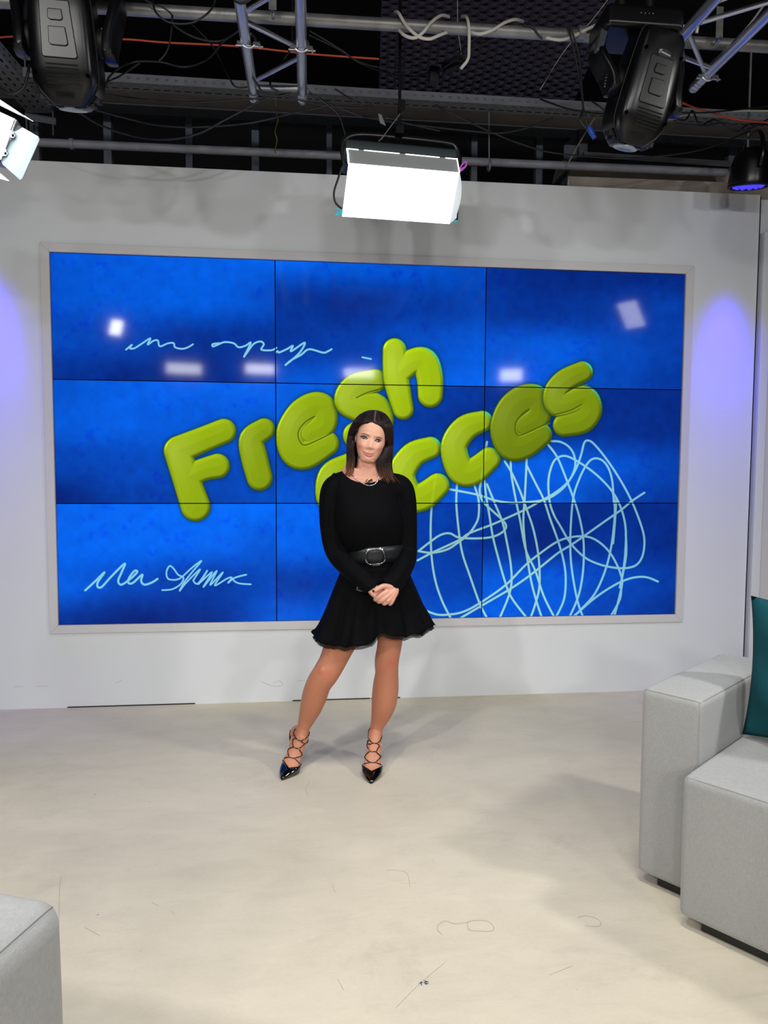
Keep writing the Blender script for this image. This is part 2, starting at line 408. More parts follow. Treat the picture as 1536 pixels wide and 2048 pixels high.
    scribble = [[(155, 290), (130, 460), (122, 620), (128, 780), (150, 920), (190, 1040), (240, 1140)],
        [(278, 350), (274, 470), (290, 640), (310, 760), (350, 880), (410, 1050), (455, 1140)],
        [(45, 800), (130, 755), (290, 680), (350, 640), (480, 590), (560, 555), (680, 500), (770, 450), (850, 405), (930, 340), (980, 260), (1010, 180), (1030, 105), (1055, 92), (1090, 115), (1160, 200), (1240, 320), (1310, 450), (1365, 590), (1385, 680), (1375, 770), (1340, 825), (1280, 845), (1200, 842), (1110, 820), (1030, 780), (950, 700), (890, 600), (850, 530), (825, 450), (818, 330), (838, 240), (870, 195), (930, 185), (1030, 240), (1120, 310), (1200, 400), (1250, 500), (1275, 620), (1270, 780), (1250, 930), (1240, 1030), (1180, 1140)],
        [(50, 745), (120, 690), (180, 650), (235, 640), (290, 665), (400, 670), (490, 660), (550, 630), (568, 595), (540, 555), (490, 510), (430, 450), (412, 390), (420, 330), (440, 200), (455, 100)],
        [(90, 1095), (160, 1120), (230, 1120), (310, 1105), (400, 1060), (560, 950), (680, 830), (760, 765), (860, 695), (940, 665), (1030, 658), (1100, 680), (1170, 740), (1220, 820), (1250, 900), (1250, 960), (1205, 1140)],
        [(300, 1140), (410, 1075), (590, 970), (720, 880), (870, 760), (950, 710), (1030, 655), (1150, 570), (1250, 500), (1310, 450), (1385, 400)],
        [(690, 195), (680, 400), (670, 560), (680, 700), (700, 830), (720, 940), (750, 1050), (780, 1140)],
        [(595, 215), (600, 300), (625, 440), (650, 560), (685, 740), (740, 860), (790, 1010), (855, 1140)],
        [(560, 215), (600, 280), (650, 390), (690, 500), (730, 620), (760, 780), (765, 950), (740, 1060), (712, 1140)],
        [(690, 240), (740, 340), (790, 440), (830, 560), (870, 670), (905, 790), (920, 900), (910, 1030), (860, 1140)],
        [(440, 330), (450, 420), (470, 540), (490, 660), (520, 780), (560, 920), (600, 1020), (690, 1140)],
        [(455, 350), (500, 460), (545, 570), (570, 680), (595, 820), (600, 930), (580, 1020), (530, 1140)],
        [(235, 380), (400, 412), (500, 445), (600, 460), (700, 455), (800, 440), (880, 395), (940, 330), (975, 250), (970, 180), (940, 130), (890, 100), (835, 95)],
        [(815, 115), (870, 190), (920, 310), (965, 430), (1000, 540), (1025, 680), (1025, 830), (1010, 950), (985, 1040), (940, 1140)],
        [(1205, 460), (1195, 330), (1170, 250), (1130, 205), (1080, 200), (1040, 240), (1000, 320), (965, 430), (950, 600), (948, 750), (960, 880), (990, 1040), (1025, 1140)],
        [(1195, 380), (1210, 480), (1205, 600), (1185, 740), (1150, 870), (1090, 1000), (1000, 1100), (955, 1140)],
        [(975, 1125), (1070, 1040), (1160, 975), (1250, 925), (1330, 900), (1400, 900), (1465, 925)],
        [(380, 355), (405, 440), (405, 540), (380, 600), (340, 650), (290, 690), (220, 735), (130, 755), (50, 745)],
        [(1220, 430), (1212, 560), (1200, 700)], [(1275, 640), (1278, 760), (1258, 880), (1240, 960)]]
    cov = np.zeros((IH, IW), np.float32)
    for s in scribble: cov = np.maximum(cov, stroke_cover(S3(s), 4.3))
    ink = np.array([160, 226, 242.])
    a = (cov * .92)[..., None]
    shade = (.80 + .20 * br)[..., None]
    img = img * (1 - a) + ink * shade * a
    cov2 = np.zeros((IH, IW), np.float32)
    hand = [(S4([(408, 552), (437, 528), (427, 545), (450, 545), (490, 520), (530, 495), (517, 526), (545, 508), (568, 506), (578, 535), (620, 520), (648, 520), (655, 540), (690, 548), (720, 540), (745, 525)]), 3.6),
            (S4([(878, 520), (845, 524), (846, 536), (870, 527), (905, 514), (950, 520), (975, 540), (1010, 532), (1036, 518), (1003, 585), (1014, 572), (1050, 524), (1085, 511), (1102, 525), (1090, 552), (1140, 555), (1165, 543)]), 3.8),
            (S4([(1163, 565), (1172, 560), (1180, 566), (1220, 548), (1248, 533), (1240, 560), (1308, 517), (1280, 570), (1212, 629), (1240, 605), (1290, 578), (1330, 550), (1400, 567), (1425, 560), (1443, 550)]), 4.0),
            ([(725, 714.5), (742, 718)], 3.6),
            (S5([(263, 427), (320, 375), (388, 310), (347, 370), (343, 402), (370, 405), (430, 340), (520, 253), (500, 310), (478, 365), (500, 390), (560, 350), (602, 308), (585, 300), (550, 345), (545, 378), (575, 378), (635, 325), (628, 365), (650, 390), (700, 375), (735, 352)]), 4.4),
            (S5([(766, 426), (830, 420), (885, 388), (905, 345), (870, 325), (840, 285), (815, 268), (795, 300), (797, 340), (820, 357), (880, 350), (960, 280), (1022, 235), (960, 310), (912, 372), (880, 430), (920, 380), (1012, 290), (980, 345), (970, 365), (1000, 382), (1060, 298), (1030, 350), (1003, 386), (1092, 308), (1035, 405), (1122, 300), (1080, 392), (1162, 310), (1110, 395), (1190, 350), (1222, 345), (1197, 378), (1240, 345), (1315, 325), (1232, 350), (1262, 380), (1345, 388)]), 3.4)]
    for s, w in hand: cov2 = np.maximum(cov2, stroke_cover(s, w))
    a = (cov2 * .95)[..., None]; img = img * (1 - a) + np.array([140, 212, 236.]) * a
    # inflated letters
    letters = [
        ([[(354, 901, 27), (372, 958, 27), (391, 1014, 29)], [(356, 899, 27), (402, 880, 25), (449, 861, 24)], [(374, 955, 24), (405, 940, 22), (436, 932, 24)]], 1.0),
        ([[(530, 857, 21), (502, 878, 24), (508, 915, 26), (520, 957, 25)]], .93),
        ([[(620, 866, 22), (648, 848, 25), (648, 815, 25), (628, 810, 26), (600, 828, 27), (579, 866, 27), (588, 903, 29), (612, 910, 29), (655, 888, 24)]], .97),
        ([[(752, 760, 22), (712, 775, 28), (698, 800, 30), (722, 814, 30), (750, 820, 32), (754, 850, 30), (712, 872, 26)]], 1.02),
        ([[(788, 699, 23), (792, 760, 25), (806, 820, 20)], [(800, 740, 25), (825, 722, 24), (850, 722, 26), (861, 755, 26), (862, 791, 24)]], 1.1),
        ([[(700, 930, 24), (662, 952, 26), (660, 1000, 26), (700, 1012, 24)]], 1.02),
        ([[(862, 894, 21), (825, 910, 25), (802, 950, 27), (818, 993, 28), (845, 995, 27), (877, 971, 23)]], 1.08),
        ([[(966, 841, 20), (930, 856, 25), (907, 893, 26), (920, 940, 27), (945, 945, 26), (980, 918, 22)]], 1.02),
        ([[(1052, 852, 22), (1078, 832, 24), (1076, 797, 25), (1050, 796, 27), (1022, 818, 28), (1008, 858, 28), (1022, 892, 29), (1050, 890, 27), (1082, 870, 23)]], .78),
        ([[(1166, 742, 20), (1130, 760, 22), (1110, 785, 23), (1116, 808, 26), (1142, 806, 24), (1172, 797, 24), (1182, 820, 23), (1165, 842, 25), (1128, 852, 22)]], .84)]
    Ld = np.array([-.42, -.62, .66]); Ld /= np.linalg.norm(Ld)
    for strokes, gain in letters:
        allp = [q for s in strokes for q in s]
        bx0, bx1 = min(p[0] - p[2] for p in allp), max(p[0] + p[2] for p in allp); by0_, by1_ = min(p[1] - p[2] for p in allp), max(p[1] + p[2] for p in allp)
        mx_, my_ = (bx0 + bx1) / 2, (by0_ + by1_) / 2; fat = 1.3; fx_, fy_ = 1 - fat / ((bx1 - bx0) / 2 - 24), 1 - fat / ((by1_ - by0_) / 2 - 24)
        strokes = [[(mx_ + (p[0] - mx_) * fx_, my_ + (p[1] - my_) * fy_, p[2] + fat) for p in s] for s in strokes]
        allp = [q for s in strokes for q in s]
        xa, xb = min(p[0] - p[2] for p in allp) - 6, max(p[0] + p[2] for p in allp) + 6
        ya, yb = min(p[1] - p[2] for p in allp) - 6, max(p[1] + p[2] for p in allp) + 6
        rws, cls = np.where((px > xa) & (px < xb) & (py > ya) & (py < yb))
        r0, r1, c0, c1 = rws.min(), rws.max() + 1, cls.min(), cls.max() + 1
        X_, Y_ = px[r0:r1, c0:c1], py[r0:r1, c0:c1]
        dep = np.full(X_.shape, -99.0)
        for s in strokes:
            S = [tuple(p) for p in catmull(s, 6)]
            for a_, b_ in zip(S[:-1], S[1:]):
                ax, ay = b_[0] - a_[0], b_[1] - a_[1]; l2 = max(ax * ax + ay * ay, 1e-6)
                tt = np.clip(((X_ - a_[0]) * ax + (Y_ - a_[1]) * ay) / l2, 0, 1)
                rr = a_[2] + (b_[2] - a_[2]) * tt
                dd = rr - np.hypot(X_ - a_[0] - ax * tt, Y_ - a_[1] - ay * tt)
                dep = np.maximum(dep, dd)
        edge = 8.5
        h = np.sqrt(np.clip(1 - (1 - np.clip(dep / edge, 0, 1)) ** 2, 0, 1)) * edge * .8
        h += np.sqrt(np.clip(dep, 0, 40)) * .45
        for _ in range(3):
            hp = np.pad(h, 1, mode='edge'); h = (hp[:-2, 1:-1] + hp[2:, 1:-1] + hp[1:-1, :-2] + hp[1:-1, 2:] + 4 * h) / 8
        sx = abs((X_[0, -1] - X_[0, 0]) / max(1, X_.shape[1] - 1)); gy, gx = np.gradient(h, sx)
        gy = -gy
        nx, ny, nz = -gx, -gy, np.ones_like(h); nl = np.sqrt(nx ** 2 + ny ** 2 + nz ** 2); nx, ny, nz = nx / nl, ny / nl, nz / nl
        dif = np.clip(nx * Ld[0] + ny * Ld[1] + nz * Ld[2], 0, 1)
        tone = .42 + .62 * dif
        face = np.clip((dep - 7) / 4, 0, 1)
        base = np.array([170, 200, 8.]) * (1 - face[..., None]) + np.array([176, 208, 14.]) * face[..., None]
        xr = (X_ - xa) / (xb - xa); yr = (Y_ - ya) / (yb - ya)
        pale = np.clip(1 - np.hypot((xr - .15), (yr - .35)) * 2.2, 0, 1) * face
        c = base * tone[..., None] * gain
        c = c + pale[..., None] * np.array([18, 14, 40.]) * gain
        spec = np.clip(nx * -.60 + ny * -.30 + nz * .74, 0, 1) ** 34
        c = c + spec[..., None] * np.array([60, 62, 70.]) * gain
        rim = np.clip(nx * .72 + ny * -.62 - .30, 0, 1) * np.clip((X_ - 740) / 120, .12, 1.0) * np.clip(dep / 3, 0, 1) * np.clip(1.6 - yr * 2.0, .05, 1)
        rim = np.clip(rim * 3.2, 0, 1)[..., None]
        c = c * (1 - rim) + np.array([40, 225, 215.]) * rim
        low = np.clip(nx * .55 + ny * .75 - .25, 0, 1)[..., None]
        c = c * (1 - low * .55) + np.array([60, 96, 26.]) * low * .55
        line = np.exp(-((dep - 8.2) / 1.25) ** 2) * np.clip(.25 - nx * .9 - ny * .5, 0, 1) * .5
        c = c * (1 - line[..., None]) + np.array([222, 236, 120.]) * gain * line[..., None]
        outer = np.exp(-(dep / 2.2) ** 2) * .45
        c = c * (1 - outer[..., None]) + np.array([70, 110, 20.]) * outer[..., None]
        al = np.clip(dep / 1.2 + .3, 0, 1)[..., None]
        halo = np.exp(-np.clip(-dep, 0, 30) / 3.2)[..., None] * .55
        reg = img[r0:r1, c0:c1]; reg = reg * (1 - halo) + np.array([4, 38, 60.]) * halo
        img[r0:r1, c0:c1] = reg * (1 - al) + c * al
    creases = [[(629.4, 832.7), (612, 843), (598, 860), (597, 876), (604, 888), (614, 889.5), (640, 878), (664, 866)],
               [(1059, 819), (1044, 829), (1033, 842), (1030, 857), (1034, 869), (1043, 870), (1070, 858), (1098, 845)],
               [(713, 795.5), (735, 785), (757, 779)], [(1132, 785), (1150, 775), (1172, 768)], [(1163, 809), (1140, 821), (1110, 829)]]
    for cr_ in creases:
        k1 = (stroke_cover([(a + 2.0, b + 1.6) for a, b in cr_], 2.2) * .35)[..., None]; img = img * (1 - k1) + np.array([190, 215, 60.]) * k1
        k2 = (stroke_cover(cr_, 2.4) * .8)[..., None]; img = img * (1 - k2) + np.array([58, 82, 6.]) * k2
    # ghost of the scribble seen through the second word
    low_r = (py > 855) & (px > 830) & (px < 1110); gm = (cov * .16 * low_r * (img[..., 0] > 60))[..., None]
    img = img * (1 - gm) + np.array([225, 240, 120.]) * gm
    # the bottom and top panels differ slightly in brightness where they meet
    img = np.clip(img, 0, 255) / 255
    im = bpy.data.images.new('screen_picture', IW, IH, alpha=False)
    out = np.ones((IH, IW, 4), np.float32); out[..., :3] = img
    im.pixels.foreach_set(out.ravel()); im.update(); im.pack()
    return im
PIC = screen_picture()
def screen_material():
    m = bpy.data.materials.new('lit_display'); m.use_nodes = True; nt = m.node_tree; N = nt.nodes; L = nt.links
    b = N['Principled BSDF']; b.inputs['Base Color'].default_value = (.004, .004, .006, 1); b.inputs['Roughness'].default_value = .06
    b.inputs['IOR'].default_value = 1.115
    tx = N.new('ShaderNodeTexImage'); tx.image = PIC; tx.extension = 'EXTEND'
    L.new(tx.outputs[0], b.inputs['Emission Color']); b.inputs['Emission Strength'].default_value = 1.0
    return m
M_scr = screen_material()
M_bez = mat('black_bezel', (.0008, .0008, .001, 1), .7, spec=.1)
vw = thing('video_wall', (0, .03, SZ0), 'huge blue video wall of nine displays showing inflated lime letters and white scribbles', 'video wall')
for r in range(3):
    for c in range(3):
        x0, x1 = -SX + SW * c / 3, -SX + SW * (c + 1) / 3; z0, z1 = SZ0 + SH * r / 3, SZ0 + SH * (r + 1) / 3; e = .0028
        bz = MB().bounds(x0 + .0004, x1 - .0004, .0015, .06, z0 + .0004, z1 - .0004).build('display_panel', M_bez, vw)
        me = bpy.data.meshes.new('display_face'); w = world_loc(bz)
        cs = [(x0 + e, z0 + e), (x1 - e, z0 + e), (x1 - e, z1 - e), (x0 + e, z1 - e)]
        me.from_pydata([tuple(Vector((x, 0.0008, z)) - w) for x, z in cs], [], [(0, 1, 2, 3)]); me.update()
        uv = me.uv_layers.new(name='UVMap')
        for i, (x, z) in enumerate(cs): uv.data[i].uv = ((x + SX) / SW, (z - SZ0) / SH)
        me.materials.append(M_scr); fo = bpy.data.objects.new('display_face', me); COL.objects.link(fo); fo.parent = bz

# ================================================================== SOFAS
M_fab = None
def fabric(name, col, sc=260):
    m = mat(name, col, .9, spec=.2, sheen=.25)
    nt = m.node_tree; N = nt.nodes; L = nt.links; b = N['Principled BSDF']
    tc = N.new('ShaderNodeTexCoord')
    def n(scale3, s):
        mp = N.new('ShaderNodeMapping'); mp.inputs['Scale'].default_value = scale3; L.new(tc.outputs['Object'], mp.inputs[0])
        q = N.new('ShaderNodeTexNoise'); q.inputs['Scale'].default_value = s; q.inputs['Detail'].default_value = 3; L.new(mp.outputs[0], q.inputs['Vector']); return q
    a = n((1, 1, 9), sc * .35); c = n((7, 7, 1), sc * .3); d = n((1, 1, 1), 5)
    s = N.new('ShaderNodeMath'); s.operation = 'ADD'; L.new(a.outputs[0], s.inputs[0]); L.new(c.outputs[0], s.inputs[1])
    s2 = N.new('ShaderNodeMath'); s2.operation = 'MULTIPLY_ADD'; L.new(d.outputs[0], s2.inputs[0]); s2.inputs[1].default_value = .5; L.new(s.outputs[0], s2.inputs[2])
    mr = N.new('ShaderNodeMapRange'); mr.inputs[1].default_value = .8; mr.inputs[2].default_value = 1.7; mr.inputs[3].default_value = .84; mr.inputs[4].default_value = 1.14
    L.new(s2.outputs[0], mr.inputs[0])
    v = N.new('ShaderNodeVectorMath'); v.operation = 'SCALE'; v.inputs[0].default_value = col[:3]; L.new(mr.outputs[0], v.inputs['Scale'])
    L.new(v.outputs[0], b.inputs['Base Color'])
    bp = N.new('ShaderNodeBump'); bp.inputs['Strength'].default_value = .35; bp.inputs['Distance'].default_value = .0015
    L.new(s.outputs[0], bp.inputs['Height']); L.new(bp.outputs[0], b.inputs['Normal'])
    return m
M_fab = fabric('grey_linen', srgb(158, 159, 158))
M_pip = mat('seam_piping', srgb(150, 152, 150), .8)
M_foot = mat('black_foot', srgb(16, 15, 16), .5)
M_teal = fabric('teal_linen', srgb(18, 76, 84), 300); M_teal.node_tree.nodes['Principled BSDF'].inputs['Sheen Weight'].default_value = 0

def soft_block(o, U, V, size, z0, z1, puff=.012, r=.02, name='arm', parent=None, material=None, n=14):
    """upholstered block: origin o (x, y), axes U, V with lengths, slightly puffed faces and rounded edges"""
    U3, V3 = Vector((U[0], U[1], 0)), Vector((V[0], V[1], 0)); a, b = size; h = z1 - z0
    mb = MB()
    def P(s, t, w):
        # cube [-1,1]^3 -> rounded and puffed
        hx, hy, hz = a / 2, b / 2, h / 2
        p = Vector((s * hx, t * hy, w * hz)); c = Vector((max(-hx + r, min(hx - r, p.x)), max(-hy + r, min(hy - r, p.y)), max(-hz + r, min(hz - r, p.z))))
        d = p - c
        if d.length > 1e-9: p = c + d.normalized() * min(r, d.length if d.length < r else r)
        k = puff
        px_ = k * (1 - t * t) * (1 - w * w) if abs(s) > .999 else 0
        py_ = k * (1 - s * s) * (1 - w * w) if abs(t) > .999 else 0
        pz_ = k * (1 - s * s) * (1 - t * t) if w > .999 else 0
        p += Vector((px_ * (1 if s > 0 else -1), py_ * (1 if t > 0 else -1), pz_))
        return Vector((o[0], o[1], 0)) + U3 * (p.x + hx) + V3 * (p.y + hy) + Vector((0, 0, z0 + hz + p.z))
    def ticks(L_):
        q = [-1 + 2 * i / n for i in range(n + 1)]
        e = 2 * r / L_
        return sorted(set([round(x, 5) for x in q if -1 + e * 1.05 < x < 1 - e * 1.05] + [-1, -1 + e * .15, -1 + e * .4, -1 + e * .7, -1 + e, 1 - e, 1 - e * .7, 1 - e * .4, 1 - e * .15, 1]))
    ta, tb, th = ticks(a), ticks(b), ticks(h)
    for sgn in (-1, 1):
        mb.grid([[P(s, t_, sgn) for s in ta] for t_ in tb])
        mb.grid([[P(sgn, t_, w) for t_ in tb] for w in th])
        mb.grid([[P(s, sgn, w) for s in ta] for w in th])
    ob = mb.build(name, material, parent, smooth=True, angle=180)
    bm = bmesh.new(); bm.from_mesh(ob.data); bmesh.ops.remove_doubles(bm, verts=bm.verts, dist=.0004); bmesh.ops.recalc_face_normals(bm, faces=bm.faces)
    bm.to_mesh(ob.data); bm.free()
    for p in ob.data.polygons: p.use_smooth = True
    return ob, P
def seams(P, parent, edges):
    mb = MB()
    for pts in edges: mb.tube([P(*q) for q in pts], .0022, 6)
    return mb.build('piping', M_pip, parent, smooth=True)
def lerp_edge(a, b, n=16): return [tuple(a[i] + (b[i] - a[i]) * k / n for i in range(3)) for k in range(n + 1)]

D = (.79, .613); V = (.613, -.79)       # right sofa: D runs back from the camera, V along the seat towards camera right
def dv(d, v): return (D[0] * d + V[0] * v, D[1] * d + V[1] * v)
def foot(x, y, parent, w=.03):
    MB().cyl((x, y, 0), (x, y, .034), w / 2, 16).build('foot', M_foot, parent, smooth=True)
sofa = thing('sofa', (1.05, -1.95, 0), 'light grey linen sofa with low square arm, at the right edge', 'sofa')
o_, P_ = soft_block(dv(-.655, 1.925), D, V, (.67, .195), .03, .652, .006, .022, 'arm', sofa, M_fab)
E_ = .985
seams(P_, o_, [lerp_edge((-E_, -E_, 1), (-E_, E_, 1)), lerp_edge((-E_, E_, 1), (.6, E_, 1)), lerp_edge((-1, E_, E_), (-1, E_, -1 + .02)), lerp_edge((-1, -E_, E_), (-1, -E_, -.98)), lerp_edge((-E_, -E_, 1), (E_, -E_, 1))])
o_, P_ = soft_block(dv(-.785, 2.122), D, V, (.60, 1.5), .03, .462, .012, .022, 'seat', sofa, M_fab)
seams(P_, o_, [lerp_edge((-E_, -E_, 1), (-E_, E_, 1), 30), lerp_edge((-E_, -E_, 1), (E_, -E_, 1)), lerp_edge((-1, -E_, E_), (-1, -E_, -.98))])
soft_block(dv(-.185, 2.122), D, V, (.20, 1.5), .03, .648, .006, .022, 'backrest', sofa, M_fab)
for q in ((-.58, 2.03), (-.05, 2.03), (-.70, 2.23), (-.05, 3.55), (-.72, 3.55)): foot(*dv(*q), sofa)
MB().bounds(-.001, .001, -.001, .001, 0, .001)
b_ = MB()
for (d0, d1, v0, v1) in ((-.635, -.02, 1.99, 2.11), (-.765, -.02, 2.185, 3.60)):
    c0, c1, c2, c3 = dv(d0, v0), dv(d1, v0), dv(d1, v1), dv(d0, v1)
    b_.prism([(c[0], c[1], .004) for c in (c0, c1, c2, c3)], (0, 0, .03))
b_.build('base_plinth', M_foot, sofa)

# teal cushion leaning on the backrest
def cushion(name, c, U, N_, w, h, th, label, tilt, cat='cushion'):
    """pillow: width along U, lean back about U"""
    U3 = Vector((U[0], U[1], 0)).normalized(); N3 = Vector((N_[0], N_[1], 0)).normalized()
    up = (Vector((0, 0, 1)) * math.cos(tilt) + N3 * math.sin(tilt)); nn = U3.cross(up).normalized()
    n = 26; rows = [[], []]; c = Vector(c)
    mb = MB()
    for side in (1, -1):
        R = []
        for j in range(n + 1):
            r = []
            for i in range(n + 1):
                s, t_ = -1 + 2 * i / n, -1 + 2 * j / n
                pin = 1 - .07 * (1 - s * s) * 0 ; ex = s * (1 - .075 * (1 - t_ * t_)); ey = t_ * (1 - .075 * (1 - s * s))
                f = max(0, (1 - abs(s) ** 2.6)) ** .62 * max(0, (1 - abs(t_) ** 2.6)) ** .62
                wr = .010 * math.sin(5 * s + 7 * t_ + side) * f + .007 * math.sin(11 * s * t_ + 4 * t_) * f
                r.append(c + U3 * (ex * w / 2) + up * (ey * h / 2 + h / 2) + nn * (side * (f * th / 2) + wr))
            R.append(r)
        mb.grid(R)
    root = thing(name, tuple(c), label, cat)
    ob = mb.build('cushion_cover', M_teal, root, smooth=True, angle=180)
    bm = bmesh.new(); bm.from_mesh(ob.data); bmesh.ops.remove_doubles(bm, verts=bm.verts, dist=.0006); bmesh.ops.recalc_face_normals(bm, faces=bm.faces); bm.to_mesh(ob.data); bm.free()
    for p in ob.data.polygons: p.use_smooth = True
    # seam with a little loose thread
    P = [c + U3 * (s * w / 2 * .999) + up * (t_ * h / 2 + h / 2) for s, t_ in [(-1, -1), (1, -1), (1, 1), (-1, 1)]]
    return root
cc = dv(-.345, 2.375)
cushion('teal_cushion', (cc[0], cc[1], .474), V, D, .48, .47, .17, 'teal linen cushion propped against the back of the grey sofa at right', math.radians(4))

# left sofa (only the arm and a sliver of seat in view)
A_ = (-.945, .327); Bv = (-.327, -.945)
s2 = thing('sofa', (-1.1, -3.1, 0), 'light grey linen sofa whose rounded arm fills the bottom left corner of the photo', 'sofa')
o0 = at(139, 1796, z=.645); o0 = (o0.x, o0.y)
o_, P_ = soft_block(o0, A_, Bv, (.70, .205), .03, .652, .012, .042, 'arm', s2, M_fab)
seams(P_, o_, [lerp_edge((-.975, -.97, 1), (-.975, .97, 1)), lerp_edge((-.97, .97, 1), (.9, .97, 1)), lerp_edge((-1, .975, .96), (-1, .975, -.9))])
q0 = (o0[0] + Bv[0] * .208 + A_[0] * .0, o0[1] + Bv[1] * .208 + A_[1] * .0)
soft_block((q0[0] + A_[0] * .012, q0[1] + A_[1] * .012), A_, Bv, (.60, .52), .03, .60, .008, .03, 'seat', s2, M_fab)
for (a, b2) in ((.06, .09), (.64, .09), (.06, .62), (.5, .62)): foot(o0[0] + A_[0] * a + Bv[0] * b2, o0[1] + A_[1] * a + Bv[1] * b2, s2)

# ================================================================== CEILING RIG
M_galv = mat('galvanised_steel', srgb(150, 150, 150), .45, metal=.6, var=.18, vscale=14, bump=.15, bscale=120)
M_alu = mat('polished_aluminium', srgb(196, 200, 212), .27, metal=.8, var=.08, vscale=8)
M_weld = mat('aluminium_coupler', srgb(170, 172, 176), .35, metal=1.0)
M_tray = mat('grey_tray_steel', srgb(124, 128, 138), .6, metal=.2, var=.08, vscale=6)
M_beam = mat('grey_steel_beam', srgb(112, 107, 109), .7, var=.15, vscale=5)
M_stud = mat('stud_steel', srgb(98, 106, 118), .65, var=.1)
M_pvc = mat('grey_conduit', srgb(132, 135, 147), .5, var=.05)
M_blk = mat('black_plastic', srgb(10, 11, 14), .3, spec=.5, var=.05)
M_blk2 = mat('matte_black_plastic', srgb(9, 10, 12), .6)
M_cab = mat('black_cable', srgb(14, 15, 19), .5)
M_white_c = mat('white_cable', srgb(205, 200, 192), .5)
M_foam = mat('acoustic_foam', srgb(72, 69, 86), .95, spec=.1)

# long scaffold pipe
pz, pY = 3.265, -.95
pa, pb = at(-60, 0, z=pz), at(1590, 97, z=pz)
pipe = thing('lighting_pipe', (pa.x, pa.y, pz), 'long galvanised scaffold pipe spanning the ceiling behind the trusses', 'pipe')
MB().cyl(pa, pb, .0245, 28).build('pipe_tube', M_galv, pipe, smooth=True)
def collar(x, y, w=.05):
    c = at(x, y, z=pz); d = (pb - pa).normalized()
    MB().cyl(c - d * w / 2, c + d * w / 2, .029, 24).build('pipe_collar', M_galv, pipe, smooth=True)
collar(1162, 66, .03); collar(1183, 67.5, .012)
def hanger(x, y, h=.13, name='hanger_bracket', lab=None):
    c = at(x, y, z=pz)
    r = thing(name, tuple(c), lab, 'bracket')
    MB().box(c + Vector((0, -.033, .045)), (.032, .004, h)).build('bracket_plate', M_galv, r, bevel=.001)
    MB().cyl(c + Vector((0, -.045, -.028)), c + Vector((0, -.02, -.028)), .008, 8).build('bolt', M_alu, r)
    MB().tube(catmull([c + Vector((-.0, .028 * math.cos(a), .028 * math.sin(a))) for a in [math.pi * k / 8 + math.pi for k in range(9)]], 2), .005, 6).build('strap', M_galv, r)
hanger(1430, 75, lab='perforated zinc bracket on the pipe beside the right truss')
hanger(546, 22, .12, lab='dark strap clamp on the pipe between the left truss chords')

# ladder trusses of aluminium tube
def truss(chords, zc, rungs, lab, loc, clamps):
    r = thing('truss', loc, lab, 'truss')
    ends = []
    for (x, yfar, ynear, rad) in chords:
        a, b = Vector((x, yfar, zc)), Vector((x, ynear, zc))
        c = MB().cyl(a, b, rad, 26).build('chord', M_alu, r, smooth=True)
        k = MB()
        k.cyl(a + Vector((0, -.004, 0)), a + Vector((0, .012, 0)), rad * 1.08, 24).cyl(a + Vector((0, .012, 0)), a + Vector((0, .022, 0)), rad * .9, 24).cyl(a + Vector((0, -.05, 0)), a + Vector((0, -.045, 0)), rad * 1.06, 24).cyl(a + Vector((0, -.03, 0)), a + Vector((0, -.026, 0)), rad * 1.06, 24)
        k.build('coupler', M_weld, c, smooth=True)
    xl, xr = chords[0][0], chords[1][0]
    for (ya, yb) in rungs:
        MB().cyl((xl, ya, zc), (xr, yb, zc), .0105, 16).build('brace', M_alu, r, smooth=True)
    for (x, y) in clamps:
        m = MB()
        m.tube([Vector((x + .030 * math.cos(a), y, zc + .030 * math.sin(a))) for a in [2 * math.pi * k / 20 for k in range(20)]], .006, 8, closed=True, flat=1)
        m.box((x + .034, y, zc - .012), (.03, .016, .012)).box((x - .034, y, zc - .012), (.03, .016, .012))
        m.cyl((x - .055, y, zc - .022), (x + .062, y, zc - .022), .0042, 10)
        m.cyl((x + .045, y, zc - .022), (x + .052, y, zc - .022), .010, 6)
        m.build('clamp', M_weld, r, smooth=True)
    return r
tz = 3.2
L0, L1 = -.685, -.447
def ty(px_, py_): return at(px_, py_, z=tz).y
truss([(L0, -.392, -4.0, .0235), (L1, -.415, -4.0, .0235)], tz,
      [(ty(520, 175), ty(597, 176)), (ty(518, 165), ty(597, 112)), (ty(505, 42), ty(597, 98)), (ty(500, 28), ty(560, -10) - .1), (-1.5, -1.28), (-1.5, -1.75), (-2.0, -1.75), (-2.0, -2.3)],
      'silver ladder truss running overhead left of centre, its two capped ends pointing at the wall', (L0, -.4, tz), [(L0 + .012, ty(505, 82)), (L1, ty(606, 90))])
R0, R1 = 1.165, 1.43
truss([(R0, -.93, -4.0, .0235), (R1, -.745, -4.0, .0235)], tz,
      [(-1.0, -.90), (ty(1380, 62), ty(1404, 150)), (ty(1398, 50), ty(1530, 8) - .05), (-1.62, -1.40), (-1.62, -1.95)],
      'silver ladder truss at top right beyond the black moving light', (R1, -.75, tz), [(R1, ty(1418, 148))])

# perforated cable tray above the wall
M_t = M_tray
cx0, cx1 = -3.2, 3.4
ty0 = at(700, 191, z=3.42).y; ty1 = at(700, 207, z=3.42).y
tray = thing('cable_tray', (0, ty0, 3.42), 'long perforated grey cable tray running above the screen wall', 'cable tray')
MB().perforated((cx0, ty0, 3.42), (1, 0, 0), (0, 1, 0), cx1 - cx0, ty1 - ty0, 2, .035, .055, .014).build('tray_bottom', M_t, tray, solid=.002)
MB().perforated((cx0, ty0, 3.42), (1, 0, 0), (0, 0, 1), cx1 - cx0, .045, 1, .018, .05, .012).build('tray_side', M_t, tray, solid=.002)
MB().perforated((cx0, ty1, 3.42), (1, 0, 0), (0, 0, 1), cx1 - cx0, .045, 1, .018, .05, .012).build('tray_side', M_t, tray, solid=.002)
